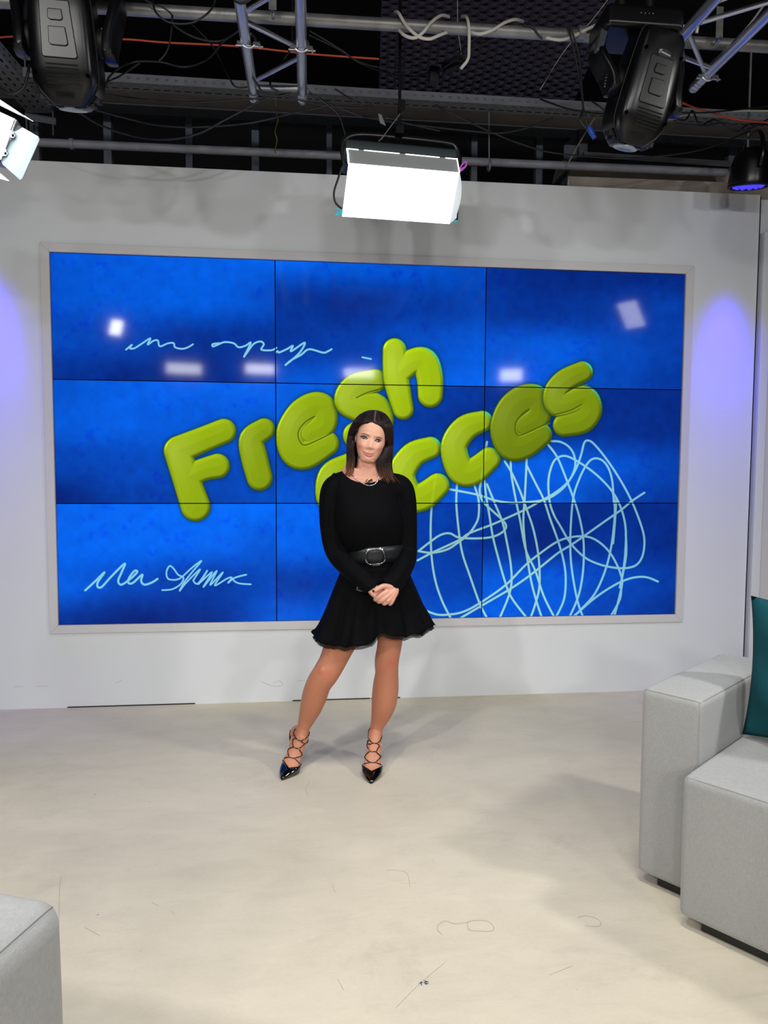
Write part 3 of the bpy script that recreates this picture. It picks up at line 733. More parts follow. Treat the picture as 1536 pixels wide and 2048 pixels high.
# beam under / behind it
by0 = ty1 + .02
tag(MB().bounds(-4.5, 4.5, by0, by0 + .14, 3.425, 3.52).build('ceiling_beam', M_beam, bevel=.004), 'dull grey steel beam behind the perforated tray over the wall', 'beam')
# diagonal tray at top left
qa, qb, qc, qd = at(-6, 100, z=3.4), at(103, 226, z=3.4), at(58, 228, z=3.4), at(-20, 150, z=3.4)
u = (qb - qa); u.z = 0; ul = u.length; u.normalize(); vv = Vector((u.y, -u.x, 0))
if (qc - qb).dot(vv) < 0: vv = -vv
wdt = abs((qc - qb).dot(vv)) ; wdt = max(.12, min(wdt, .2))
o1 = qb - u * 1.9
tr2 = thing('cable_tray', tuple(qb), 'wide perforated cable tray slanting down the top left corner', 'cable tray')
MB().perforated(o1, u, vv, 1.9, wdt, 3, .035, .058, .012).build('tray_bottom', M_t, tr2, solid=.002)
MB().perforated(o1, u, Vector((0, 0, 1)), 1.9, .06, 2, .02, .06, .01).build('tray_side', M_t, tr2, solid=.002)
MB().perforated(o1 + vv * wdt, u, Vector((0, 0, 1)), 1.9, .06, 2, .02, .06, .01).build('tray_side', M_t, tr2, solid=.002)
ra, rb = at(50, 232, z=3.375), at(112, 243, z=3.375)
rail = thing('support_rail', tuple(rb), 'slotted support rail with threaded rods under the left cable tray', 'rail')
MB().tube([ra, rb], .02, 4).build('rail_bar', M_t, rail)
for x in (106, 53):
    a = at(x, 245, z=3.37); MB().cyl(a + Vector((0, 0, .6)), a - Vector((0, 0, .075)), .005, 8).build('threaded_rod', M_tray, rail, smooth=True)

# steel stud frame behind the wall top
fY = .48
frame = thing('stud_frame', (0, fY, 3.4), 'dark steel stud frame with a top rail visible above the white wall', 'frame')
za, zb = at(600, 222, Y=fY).z, at(600, 246, Y=fY).z
MB().bounds(-3.6, 4.0, fY, fY + .06, zb, za).build('top_rail', M_stud, frame, bevel=.003)
for (xa, xb) in ((60, 78), (207, 223), (371, 385), (503, 518), (653, 664), (943, 955), (1073, 1086), (1458, 1475)):
    a, b = at(xa, 300, Y=fY + .005), at(xb, 300, Y=fY + .005)
    MB().bounds(a.x, b.x, fY + .005, fY + .055, 2.7, zb - .001).build('stud', M_stud, frame, bevel=.002)
# bracket posts on the right
gx = thing('gusset_post', tuple(at(1170, 300, Y=.32)), 'steel gusset plates and post over the wall left of the right moving light', 'bracket')
MB().prism([at(x, y, Y=.455) for x, y in ((1128, 292), (1158, 256), (1172, 256), (1172, 336), (1128, 336))], (0, .01, 0)).build('gusset_plate', M_stud, gx)
MB().prism([at(x, y, Y=.42) for x, y in ((1158, 256), (1175, 256), (1175, 345), (1158, 345))], (0, .03, 0)).build('post', mat('zinc_post', srgb(96, 100, 104), .5, metal=.3), gx)
rl = thing('wall_rail', tuple(at(1300, 318, Y=.30)), 'pale metal channel over the round duct behind the wall top at right', 'rail')
MB().prism([at(x, y, Y=.40) for x, y in ((1168, 303), (1462, 322), (1462, 334), (1168, 314))], (0, .02, 0)).build('channel', mat('pale_channel', srgb(110, 112, 118), .5, metal=.3), rl, bevel=.002)
# round duct
dr = .145
da = at(1122, 374, Y=.30); db = at(1560, 400, Y=.28)
duct = thing('ventilation_duct', tuple(da), 'round brownish ventilation duct lying behind the wall top at right', 'duct')
MB().cyl(da + Vector((0, 0, -.0)), db + Vector((.3, 0, 0)), dr, 48).build('duct_body', mat('dusty_duct', srgb(168, 156, 148), .6, metal=.1, var=.2, vscale=6), duct, smooth=True)
MB().cyl(da - Vector((.012, 0, 0)), da, dr * 1.03, 48).build('duct_rim', M_galv, duct, smooth=True)
# grey conduit
cY = .06
ca, cb = at(62, 284.5, Y=cY), at(1452, 345.5, Y=cY)
cond = thing('conduit_pipe', tuple(ca), 'grey plastic conduit pipe running just above the white wall top', 'pipe')
MB().cyl(ca, cb, .0225, 20).build('conduit_tube', M_pvc, cond, smooth=True)
cc_ = at(144, 288, Y=cY); cd = (cb - ca).normalized()
MB().cyl(cc_ - cd * .01, cc_ + cd * .01, .029, 20).build('conduit_joint', M_pvc, cond, smooth=True)
rc = at(978, 331, Y=cY)
MB().tube([rc + Vector((0, .028 * math.cos(a), .028 * math.sin(a))) for a in [2 * math.pi * k / 20 for k in range(20)]], .008, 8, closed=True).build('pipe_ring', M_galv, cond, smooth=True)
MB().cyl(rc + Vector((0, 0, .03)), Vector((rc.x - .005, cY, 3.43)), .0045, 8).build('ring_rod', M_tray, cond, smooth=True)
# acoustic foam panel, sloping under the dark ceiling
fa, fb_, fc, fd = at(757, 196, Y=.25), at(1143, 216, Y=.25), at(1244, -30, z=4.05), at(764, -30, z=4.0)
NI, NJ = 26, 16
rows = []
nrm = (fb_ - fa).cross(fd - fa).normalized()
if nrm.z > 0: nrm = -nrm
SUB = 6
for j in range(NJ * SUB + 1):
    r = []
    for i in range(NI * SUB + 1):
        s, t_ = i / (NI * SUB), j / (NJ * SUB)
        p = (fa * (1 - s) + fb_ * s) * (1 - t_) + (fd * (1 - s) + fc * s) * t_
        a, b = i / SUB, j / SUB + (.5 if int(i / SUB) % 2 else 0)
        fx, fy = abs((a % 1) - .5) * 2, abs((b % 1) - .5) * 2
        h = max(0, 1 - max(fx, fy) ** 1.2) 
        r.append(p + nrm * (.055 * h))
    rows.append(r)
tag(MB().grid(rows).build('acoustic_foam', M_foam, smooth=False), 'dark egg crate acoustic foam panel on the ceiling behind the pipe', 'foam panel')

# ---------------------------------------------------------------- cables
def cable(pts, Y, r=.004, m=None, lab=None, name='cable', z=None, sag=None):
    P = []
    for k, q in enumerate(pts):
        yy = q[2] if len(q) > 2 else Y
        P.append(at(q[0], q[1], z=z) if z is not None else at(q[0], q[1], Y=yy))
    ob = MB().tube(catmull(P, 7), r, 8).build(name, m or M_cab, smooth=True)
    return tag(ob, lab, 'cable')
M_or = mat('orange_cable', srgb(214, 84, 50), .5)
cable([(-10, 76), (40, 73), (150, 76), (257, 79), (330, 85), (480, 93), (620, 108), (758, 118)], -.02, .005, M_or, 'thin orange cable stretched level behind the left truss', 'cable')
cable([(1340, 196), (1365, 206), (1420, 225), (1480, 240), (1550, 246)], -.35, .005, M_or, 'orange cable drooping over the tray at the right edge')
pf = -.985
cable([(790, 24, -.93), (797, 26, pf), (812, 50, pf), (835, 72, pf), (858, 78, pf), (880, 70, pf + .01), (905, 60, -.93)], pf, .0065, M_white_c, 'white cable looped under the pipe beside the foam, first twist')
cable([(795, 56, -.94), (808, 70, -.97), (828, 76, pf), (845, 66, pf), (862, 45, pf), (882, 31, -.96), (898, 34, -.93)], pf, .0065, M_white_c, 'white cable crossing the first twist on the pipe')
cable([(924, 33, -.93), (934, 36, pf), (938, 60, pf), (938, 95, pf), (936, 118, pf), (922, 137, pf)], pf, .0065, M_white_c, 'white cable hanging straight down from the pipe over the foam')
cable([(940, 64, -.96), (960, 68, pf), (985, 60, pf), (1010, 45, pf), (1030, 39, pf), (1046, 43, -.95)], pf, .0065, M_white_c, 'white cable wave along the pipe right of the hanging one')
cable([(1088, 74, -.96), (1120, 80, pf), (1150, 71, pf), (1175, 58, pf - .03), (1205, 45, -1.0), (1250, 31, -.9), (1310, 40, -.9), (1368, 53, -.9)], pf, .0065, M_white_c, 'white cable rising from the pipe and passing over the right moving light')
cable([(1460, -5, -1.25), (1425, 10, -1.25), (1402, 30, -1.22), (1393, 66, -1.2)], -1.2, .006, M_white_c, 'white cable tied along the upper chord of the right truss')
cable([(1528, 10, -1.15), (1490, 60, -1.0), (1440, 110, -.9), (1405, 145, -.8)], -1, .0045, M_white_c, 'thin white cable beside the lower chord of the right truss')
cable([(1340, 236), (1400, 226), (1470, 222), (1545, 222)], -.3, .005, M_white_c, 'white cable lying in the tray at the right edge')
cable([(306, 0), (312, 25), (340, 45), (385, 45), (420, 22), (432, -5)], -1.02, .004, None, 'dark cable loop hanging in front of the pipe left of the truss')
cable([(290, 0), (340, 25), (343, 60), (335, 100), (318, 122)], -1.0, .0035, None, 'dark cable dropping from the pipe near the left moving light')
cable([(345, 30, -.95), (348, 50, -.93), (390, 75, -.9), (440, 82, -.88), (482, 58, ty(482, 58))], -.7, .004, None, 'dark cable sagging towards the left truss chord')
cable([(380, 45), (425, 92), (458, 155), (472, 174), (495, 174)], -.5, .004, None, 'dark cable slanting down to the end of the left truss')
cable([(205, 185, ty0), (222, 150), (265, 125), (320, 124), (370, 134), (415, 118), (450, 80, -.8), (484, 58, ty(484, 58))], -.6, .0045, None, 'dark wavy cable between the left moving light and the truss')
cable([(203, 188, ty0), (215, 165), (240, 152), (280, 126, -.6)], -.6, .004, None, 'short dark cable leaving the left moving light')
cable([(145, 215), (200, 250), (270, 273), (335, 279), (395, 268), (450, 240), (520, 203), (548, 192)], -.5, .0055, None, 'thick black cable drooping low in front of the stud frame at left')
cable([(185, 218), (250, 236), (320, 251), (400, 254), (500, 246), (580, 228), (655, 212)], -.4, .005, None, 'black cable sagging along the top rail of the stud frame')
cable([(200, 188), (280, 198), (370, 205), (450, 202), (520, 196), (580, 187)], -.45, .0045, None, 'black cable lying along the tray at left')
cable([(478, 90), (492, 130), (512, 165), (530, 188), (560, 192), (582, 185)], -.62, .005, None, 'black cable hanging across the left truss chord')
cable([(585, -5), (585, 60), (580, 100), (555, 135), (540, 170), (556, 182)], -.55, .005, None, 'black cable falling between the two left truss chords')
cable([(470, -3), (480, 2), (490, 0), (500, -6)], -1.3, .012, None, 'thick black cable bundle on top of the left chord')
cable([(620, 62), (680, 98), (722, 127), (790, 150), (830, 153), (862, 143)], -.55, .004, None, 'dark cable sagging over the foam from the left truss')
cable([(618, 70), (670, 95), (715, 122), (750, 133), (800, 139), (850, 136)], -.5, .004, None, 'second dark cable over the foam, upper of the pair')
cable([(618, 183), (655, 210), (678, 232), (690, 268), (696, 296)], -.6, .0045, None, 'black cable running down to the top of the softbox')
cable([(565, 190), (640, 210), (720, 216), (745, 208)], -.5, .005, None, 'black cable under the tray right of the truss')
cable([(620, 186), (668, 212), (740, 236), (850, 252), (940, 262), (1000, 266), (1060, 254), (1105, 236)], -.4, .005, None, 'black cable sagging behind the softbox bracket')
cable([(670, 178), (720, 208), (790, 240), (880, 262)], -.42, .004, None, 'thin black cable crossing above the softbox')
cable([(870, 210), (930, 240), (1000, 272), (1060, 294), (1110, 306), (1200, 315), (1270, 316), (1400, 300), (1500, 262)], -.3, .0045, None, 'long black cable sagging from the tray to the right edge')
cable([(1136, 52), (1150, 110), (1160, 165), (1168, 225), (1177, 256)], -1.0, .0045, None, 'black power cable hanging from the pipe to the blue plug')
cable([(1140, 52), (1158, 110), (1163, 165), (1166, 215), (1160, 238), (1172, 256)], -1.02, .0045, None, 'second black cable hanging beside the power cable')
cable([(868, 148, -.6), (915, 117), (980, 80, -.9), (1046, 60, -.95)], -.8, .004, None, 'black cable rising across the foam to the pipe')
cable([(905, 130, -.6), (925, 100), (985, 62, -.95)], -.7, .0035, None, 'short black cable across the foam behind the white one')
cable([(1046, 50), (1065, 55), (1078, 72), (1085, 78)], pf, .0045, None, 'black cable looped round the pipe right of the foam centre')
cable([(1080, 198), (1130, 216), (1180, 226), (1215, 228)], -.35, .0045, None, 'black cable lying across the tray below the foam corner')
cable([(1180, 200), (1240, 235), (1300, 225), (1390, 226), (1450, 222), (1540, 212)], -.38, .0045, None, 'black cable on the tray at the right')
cable([(1345, 235), (1370, 240), (1385, 222), (1400, 250), (1430, 240), (1470, 262), (1500, 248), (1540, 250)], -.33, .005, None, 'tangled black cable over the tray at the right edge')
cable([(1350, 246), (1400, 252), (1450, 246), (1490, 260), (1540, 236)], -.34, .005, mat('navy_cable', srgb(24, 28, 60), .5), 'navy cable woven through the tangle at the right edge')
cable([(684, 335), (676, 358), (668, 385), (671, 405), (684, 418)], -.93, .0045, None, 'black cable looping down the left side of the softbox')
cable([(1196, 226, by0 - .006), (1172, 263, .03), (1132, 334, cY - .026)], -.2, .0045, mat('beige_rod', srgb(150, 146, 136), .5), 'pale straight wire slanting down behind the blue plug')
cable([(553, 192, ty0), (552, 198, ty0), (551, 220), (556, 240), (550, 262), (554, 280), (550, 300, .03), (551, 306, .035)], -.05, .003, mat('yellow_string', srgb(120, 112, 60), .7), 'twisted yellowish string hanging under the left truss')
cable([(915, 0), (916, 60), (922, 105), (918, 150)], -.6, .0012, M_white_c, 'hair thin pale wire hanging over the foam')
cable([(1215, 0), (1180, 45), (1130, 100), (1080, 180)], -.6, .0015, M_white_c, 'hair thin wire slanting over the foam to the right')
cable([(-10, 170), (20, 188), (45, 178), (55, 150), (58, 130)], -1.1, .006, None, 'black cable loop against the left cable tray')
# blue plug
bp_ = at(1183, 264, Y=-1.0)
plug = thing('power_plug', tuple(bp_), 'blue power connector dangling beside the right moving light', 'plug')
dirp = (at(1190, 278, Y=-1.0) - at(1176, 252, Y=-1.0)).normalized()
M_bl = mat('blue_plastic', srgb(40, 82, 190), .45)
MB().tube([bp_ - dirp * .026, bp_ - dirp * .02, bp_ + dirp * .012, bp_ + dirp * .014, bp_ + dirp * .03], [.008, .0125, .0125, .0105, .0105], 16).build('plug_body', M_bl, plug, smooth=True)
MB().cyl(bp_ + dirp * .0302, bp_ + dirp * .031, .006, 12).build('plug_socket', M_blk2, plug)
# power box hidden under the foam
pb_ = at(868, 152, Y=-.6)
box_t = thing('junction_box', tuple(pb_), 'small dark gadget hanging under the foam at the end of the cables', 'box')
MB().box(pb_, (.05, .05, .07)).box(at(905, 130, Y=-.6), (.10, .05, .045), Matrix.Rotation(math.radians(-25), 3, 'Y')).build('gadget_body', M_blk2, box_t, bevel=.006)

# ---------------------------------------------------------------- softboxes
M_lit = mat('lit_diffuser', (1, 1, 1, 1), .6, emit=(1, .99, .96, 1), estr=2.6)
M_sil = mat('silver_lining', srgb(120, 125, 125), .5, metal=.2)
Ys = -.95
def spx(x, y, dy=0): return at(x, y, Y=Ys + dy)
sb = thing('softbox', tuple(spx(805, 380)), 'glowing white softbox lamp hanging in front of the wall above the screen', 'lamp')
# diffuser: front skirt and the bulging right side
f = [spx(697, 326), spx(919, 345), spx(899, 448), spx(684, 433)]
def quad_rows(a, b, c, d, n=16, bulge=.0, bd=Vector((0, -1, 0))):
    R = []
    for j in range(n + 1):
        t_ = j / n; r = []
        for i in range(n + 1):
            s = i / n
            r.append(((a * (1 - s) + b * s) * (1 - t_) + (d * (1 - s) + c * s) * t_) + bd * bulge * (4 * s * (1 - s)) * (4 * t_ * (1 - t_)))
        R.append(r)
    return R
MB().grid(quad_rows(*f, bulge=.02)).build('diffuser', M_lit, sb, smooth=True)
side = [spx(919, 345), spx(921, 352, .30), spx(913, 436, .26), spx(899, 448)]
MB().grid(quad_rows(*side, bulge=.02, bd=Vector((1, 0, 0)))).build('side_skirt', mat('lit_side', (.9, .93, .93, 1), .7, emit=(.85, .93, .95, 1), estr=.45), sb, smooth=True)
sideL = [spx(697, 326), spx(705, 332, .28), spx(694, 425, .26), spx(684, 433)]
MB().grid(quad_rows(*sideL)).build('side_skirt', mat('lit_side_left', (.9, .93, .93, 1), .7, emit=(.85, .93, .95, 1), estr=.45), sb)
MB().grid(quad_rows(spx(684, 433), spx(899, 448), spx(913, 436, .26), spx(694, 425, .26), 2)).build('bottom_skirt', bpy.data.materials['lit_side'], sb)
MB().grid(quad_rows(spx(694, 290, .31), spx(921, 308, .31), spx(916, 440, .275), spx(692, 427, .275), 2)).build('back_cover', M_blk2, sb, solid=.004)
# metal hood and housing behind
hood = [spx(693, 297), spx(914, 318), spx(919, 345), spx(697, 326)]
MB().grid([[hood[0], hood[1]], [hood[3] + Vector((0, .004, 0)), hood[2] + Vector((0, .004, 0))]]).build('hood', M_sil, sb, solid=.003)
gl = MB()
for xa, xb in ((694, 717), (728, 799), (811, 879), (891, 913)):
    y = lambda x: 297 + (x - 693) * .095
    a, b = spx(xa, y(xa), -.002), spx(xb, y(xb), -.002); gl.tube([a, b], .0019, 6)
gl.tube([spx(694, 297, -.002), spx(696, 310, -.004), spx(697, 327, -.002)], .0035, 6).tube([spx(914, 317, -.002), spx(919, 345, -.002)], .0022, 6)
gl.build('light_gap', M_lit, sb)
hs = MB()
p0, p1 = spx(688, 296, .03), spx(917, 317, .03)
dx = p1.x - p0.x
hs.prism([spx(690, 297, .01), spx(915, 318, .01), spx(917, 340, .30), spx(915, 300, .32), spx(905, 292, .32), spx(700, 272, .32), spx(690, 282, .32)][:2] + [spx(915, 318, .01) + Vector((0, .30, .01)), spx(690, 297, .01) + Vector((0, .30, .01))], (0, 0, .045))
hs.build('housing', mat('lamp_housing', srgb(34, 44, 48), .5, metal=.3), sb, bevel=.01)
yo = MB()
yo.tube(catmull([spx(690, 330, .16), spx(686, 300, .16), spx(690, 278, .16), spx(720, 268, .16), spx(800, 274, .16), spx(890, 284, .16), spx(912, 292, .16), spx(918, 312, .16), spx(917, 335, .16)], 4), .006, 8, flat=2.2)
yo.build('yoke', M_blk, sb, smooth=True)
hk = MB(); hk.cyl(spx(799, 272, .15) + Vector((0, 0, 1.6)), spx(799, 275, .15), .007, 10).box(spx(799, 262, .13), (.035, .04, .035)).box(spx(803, 214, .15), (.03, .03, .05)).tube([spx(801, 278, .10), spx(806, 293, .06)], .004, 8)
hk.build('hanging_clamp', M_blk, sb)
MB().tube([spx(800, 228, .1), spx(770, 268, .05), spx(762, 280, .03)], .0022, 6).tube([spx(770, 268, .05), spx(757, 283, .03)], .002, 6).build('safety_wire', M_galv, sb)
MB().grid(quad_rows(spx(756, 226, .1), spx(763, 230, .1), spx(772, 252, .1), spx(760, 246, .1), 3)).build('paper_tag', M_weld, sb)
def ribbon(pts_list, m, lab, dy=0):
    mb = MB()
    for pts in pts_list: mb.tube(catmull([spx(x, y, dy) for x, y in pts], 4), .0035, 6, flat=.4, hint=(0, 1, 0))
    return tag(mb.build('tie_ribbon', m, smooth=True), lab, 'ribbon')
M_cy = mat('cyan_ribbon', srgb(20, 190, 214), .5); M_mg = mat('magenta_ribbon', srgb(190, 80, 200), .5)
ribbon([[(685, 421), (676, 418), (671, 419)], [(685, 424), (677, 425), (671, 430)], [(685, 426), (676, 430), (670, 428)]], M_cy, 'cyan tie ribbon at the lower left corner of the softbox')
ribbon([[(908, 440), (913, 442), (915, 444)], [(906, 442), (911, 445)]], M_cy, 'cyan tie ribbon at the lower right corner of the softbox', .15)
ribbon([[(919, 342), (922, 333), (927, 326), (930, 324), (933, 325), (931, 333), (924, 340), (919, 343)], [(920, 341), (926, 336), (933, 331)]], M_mg, 'magenta tie ribbon at the upper right corner of the softbox')

# lamp at the left edge with barn doors
YL = -1.55
def lpx(x, y, dy=0): return at(x, y, Y=YL + dy)
ll = thing('studio_lamp', tuple(lpx(-10, 280)), 'bright studio lamp cut by the left edge with an open metal barn door', 'lamp')
MB().prism([lpx(-70, 192), lpx(30, 238), lpx(0, 318), lpx(-100, 290)], (0, .006, 0)).build('diffuser', M_lit, ll)
hm = MB(); hm.prism([lpx(-72, 188, .008), lpx(35, 236, .008), lpx(1, 324, .008), lpx(-104, 294, .008)], (-.03, .14, .03)); hm.build('housing', M_blk, ll, bevel=.008)
M_door = mat('brushed_door', srgb(120, 134, 143), .55, metal=.2, var=.06, vscale=5)
MB().prism([lpx(34, 251, -.01), lpx(37, 251, -.01), lpx(77, 274, -.06), lpx(79, 280, -.06), lpx(45, 357, -.06), lpx(40, 360, -.06), lpx(5, 329, -.01), lpx(1, 320, -.01)], (.001, .002, .001)).build('barn_door', M_door, ll, bevel=.0005)
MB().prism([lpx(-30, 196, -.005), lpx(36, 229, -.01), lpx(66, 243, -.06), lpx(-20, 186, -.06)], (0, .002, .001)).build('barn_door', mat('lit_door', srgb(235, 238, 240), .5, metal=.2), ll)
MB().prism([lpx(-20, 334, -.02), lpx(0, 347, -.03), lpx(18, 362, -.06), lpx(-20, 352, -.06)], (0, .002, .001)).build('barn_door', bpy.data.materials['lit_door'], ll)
hg = MB()
hg.tube([lpx(32, 240, -.012), lpx(1, 320, -.012)], .005, 8)
for x, y in ((25, 270), (10, 306)): hg.box(lpx(x, y, -.016), (.012, .008, .022)).box(lpx(x + 3, y + 2, -.016), (.01, .008, .008))
hg.build('hinge', M_weld, ll, smooth=False)
# its light
area('edge_lamp_light', tuple(lpx(-30, 262, -.03)), (-.9, -2.6, 0.0), .28, .22, 3, (1, 1, .98), math.radians(120))

# lamps behind the camera (seen as reflections in the screen)
for i, (c, t_) in enumerate(LAMPS):
    c = Vector(c); d = (Vector(t_) - c).normalized(); R = d.to_track_quat('-Z', 'Y').to_matrix()
    labs = ['softbox lamp behind the camera, mirrored farthest left in the screen', 'softbox lamp behind the camera, mirrored second from left in the screen',
            'softbox lamp behind the camera, mirrored over the letters', 'softbox lamp behind the camera, mirrored right of centre in the screen',
            'studio lamp right of the camera, mirrored at upper right of the screen', 'studio lamp left of the camera, mirrored at upper left of the screen']
    s_ = thing('softbox', tuple(c), labs[i], 'lamp', 'soft lamps behind the camera')
    k = c - d * .035
    MB().box(k, (LSIZE[i][0] + .05, LSIZE[i][1] + .05, .05), R).build('housing', M_blk, s_, bevel=.008)
    MB().cyl(k - d * .02, k - d * .02 + Vector((0, 0, .8)), .01, 10).build('drop_rod', M_blk, s_, smooth=True)

for (ox, oy, lab_) in ((-1.0, -2.5, 'added flat fill lamp, unseen, overhead above the left sofa, out of the picture'), (0.5, -2.4, 'added flat fill lamp, unseen, overhead above the floor, out of the picture')):
    q_ = thing('softbox', (ox, oy, 3.8), lab_, 'lamp')  # invented housing and rod to go with the added overhead fill
    MB().bounds(ox - .37, ox + .37, oy - .22, oy + .22, 3.765, 3.84).build('housing', M_blk, q_, bevel=.01)
    MB().cyl((ox, oy, 3.84), (ox, oy, 4.6), .012, 10).build('drop_rod', M_blk, q_, smooth=True)

# ---------------------------------------------------------------- LED par cans
M_led = mat('blue_led', (.02, .02, .3, 1), .3, emit=(.03, .02, 1.0, 1), estr=2.0)
def par(c, lab, tgt):
    c = Vector(c); d = (Vector(tgt) - c).normalized(); R = d.to_track_quat('Z', 'X').to_matrix()
    r_ = thing('led_par_light', tuple(c), lab, 'spotlight')
    prof = [(0, .098), (-.004, .106), (-.02, .108), (-.05, .104), (-.11, .10), (-.16, .085), (-.19, .05)]
    n = 40
    MB().rings([[c + R @ Vector((rad * math.cos(q), rad * math.sin(q), h)) for q in [2 * math.pi * k / n for k in range(n)]] for h, rad in prof]).build('can_body', M_blk, r_, smooth=True)
    MB().tube([c + R @ Vector((.101 * math.cos(q), .101 * math.sin(q), .003)) for q in [2 * math.pi * k / n for k in range(n)]], .007, 8, closed=True).build('front_ring', M_blk2, r_, smooth=True)
    spots = [(0, 0)] + [(.034 * math.cos(q), .034 * math.sin(q)) for q in [math.pi / 3 * k for k in range(6)]] + [(.068 * math.cos(q), .068 * math.sin(q)) for q in [math.pi / 6 * k for k in range(12)]]
    for (x, y) in spots:
        MB().sphere(c + R @ Vector((x, y, .003)), .0135, 12, 6, (1, 1, .5)).build('led_lens', M_led, r_, smooth=True)
    MB().tube(catmull([c + R @ Vector(p) for p in ((.118, 0, -.08), (.125, 0, -.16), (.06, 0, -.26), (-.06, 0, -.26), (-.125, 0, -.16), (-.118, 0, -.08))], 5), .006, 8, flat=2).build('yoke', M_blk, r_, smooth=True)
    MB().cyl(c + Vector((0, .02, .2)), c + Vector((0, .02, .75)), .006, 10).build('hanging_rod', M_galv, r_, smooth=True)
pc = at(1497, 372, Y=-.30)
par(pc, 'black LED par light with glowing blue lenses hanging at the upper right', (pc.x + .02, pc.y + .15, pc.z - .75))
par((-2.36, -.30, 2.9), 'black LED par light just outside the left edge, washing the wall blue', (-2.42, -.25, 2.2))

# ---------------------------------------------------------------- moving head lights
def rrect(hw, hd, e=4.0, n=40):
    out = []
    for k in range(n):
        q = 2 * math.pi * k / n; c, s = math.cos(q), math.sin(q)
        out.append((hw * math.copysign(abs(c) ** (2 / e), c), hd * math.copysign(abs(s) ** (2 / e), s)))
    return out
M_hole = mat('hole_black', (.0005, .0005, .0006, 1), .9, spec=0)
def moving_head(c, roll, pitch, yaw, lab, base, arms, logo, K=.8):
    c = Vector(c)
    R = Matrix.Rotation(yaw, 3, 'Z') @ Matrix.Rotation(pitch, 3, 'X') @ Matrix.Rotation(roll, 3, 'Y')
    T = lambda x, y, z: c + R @ Vector((x * K, y * K, z * K))
    r_ = thing('moving_head_light', tuple(c), lab, 'stage light', 'black moving head lights hanging from the rig')
    # head: front face towards -Y, top +Z, bottom tapers
    prof = [(.285, .085, .075, 0), (.275, .108, .095, 0), (.24, .122, .11, 0), (.12, .133, .122, 0), (0, .139, .128, 0), (-.10, .141, .128, 0), (-.15, .137, .122, 0), (-.19, .115, .108, .004), (-.225, .084, .088, .010), (-.24, .070, .075, .014)]
    body = MB().rings([[T(x, y + off, z) for x, y in rrect(hw, hd, 4.6)] for z, hw, hd, off in prof]).build('head_shell', M_blk, r_, smooth=True, angle=35)
    # seam line between front cover and back
    def ring_at(y, pad=.0015):
        L_, Rr = [], []
        for z, hw, hd, off in prof:
            L_.append(T(-(hw * (1 - abs(y / hd) ** 4.6 if abs(y) < hd else 0) ** (1 / 4.6) + pad), y + off, z)); Rr.append(T(hw * (1 - abs(y / hd) ** 4.6 if abs(y) < hd else 0) ** (1 / 4.6) + pad, y + off, z))
        return L_ + Rr[::-1]
    MB().tube(catmull(ring_at(-.055), 3), .0025, 6).build('shell_seam', M_blk2, r_, smooth=True)
    fr = lambda z: -np.interp(z, [p[0] for p in prof[::-1]], [p[2] for p in prof[::-1]])
    def slab(pts, th, name, m, bev=.004, par_=None):
        P = [T(x, fr(z) - .0, z) for x, z in pts]; nrm_ = R @ Vector((0, -K, 0))
        return MB().prism([p + nrm_ * th for p in P], -nrm_ * (th + .012)).build(name, m, par_ or r_, bevel=bev, seg=3)
    def rounded(x0, x1, x2, x3, z0, z1, r=.012):
        # trapezoid: bottom x0..x1 at z0, top x2..x3 at z1, rounded bottom corners
        return [(x0 + r, z0), (x1 - r, z0), (x1 - r * .3, z0 + r * .3), (x1, z0 + r), (x3, z1), (x2, z1), (x0, z0 + r), (x0 + r * .3, z0 + r * .3)]
    slab(rounded(-.072, .078, -.066, .058, -.068, .15), .005, 'raised_panel', M_blk)
    slab(rounded(-.036, .044, -.034, .036, -.022, .05), .009, 'raised_panel', M_blk, .003)
    slab(rounded(-.034, .030, -.030, .026, .072, .115), .009, 'raised_panel', M_blk, .003)
    for k in range(6):
        z = -.090 - k * .0145
        a, b = T(-.06, fr(z) - .001, z), T(.075, fr(z) - .001, z); MB().tube([a, b], .0026, 6).build('cooling_rib', M_blk, r_, smooth=True)
    vt = MB()
    for k in range(11): vt.tube([T(-.036 + k * .0074, fr(-.19) - .0005, -.196), T(-.036 + k * .0072, fr(-.215) - .0005, -.216)], .0017, 5)
    vt.build('vent_slots', M_dark, r_)
    for x, z in ((-.112, -.125), (.112, -.125), (-.10, .17), (.10, .17)):
        q = T(x, fr(z) + .012, z); MB().cyl(q, q + R @ Vector((0, -.0105 * K - .0012, 0)), .0062, 16).build('screw_hole', M_hole, r_, smooth=True)
    # badge near the top
    bc = (.0, .165)
    MB().rings([[T(bc[0] + .04 * k_ * math.cos(a), fr(bc[1]) - .003 - dz, bc[1] + .02 * k_ * math.sin(a)) for a in [2 * math.pi * k / 28 for k in range(28)]] for k_, dz in ((1, -.004), (1, .0), (.93, .001))]).build('badge', M_blk2, r_, smooth=True, angle=30)
    lg = MB()
    lg.tube([T(bc[0] - .022, fr(bc[1]) - .0052, bc[1] + .003), T(bc[0] + .034, fr(bc[1]) - .0052, bc[1] - .004)], .0017, 6)
    for k in range(7): lg.tube([T(bc[0] - .018 + k * .0075, fr(bc[1]) - .0055, bc[1] - .002 - k * .0009), T(bc[0] - .018 + k * .0075, fr(bc[1]) - .0055, bc[1] + .006 - k * .0009)], .0011, 5)
    for (x, z, rr) in ((-.028, .006, .0045), (-.022, .011, .003), (-.029, -.003, .003)): lg.sphere(T(bc[0] + x, fr(bc[1]) - .005, bc[1] + z), rr, 8, 5)
    lg.build('badge_logo', mat('badge_silver', srgb(190, 192, 196), .4, metal=.5), r_)
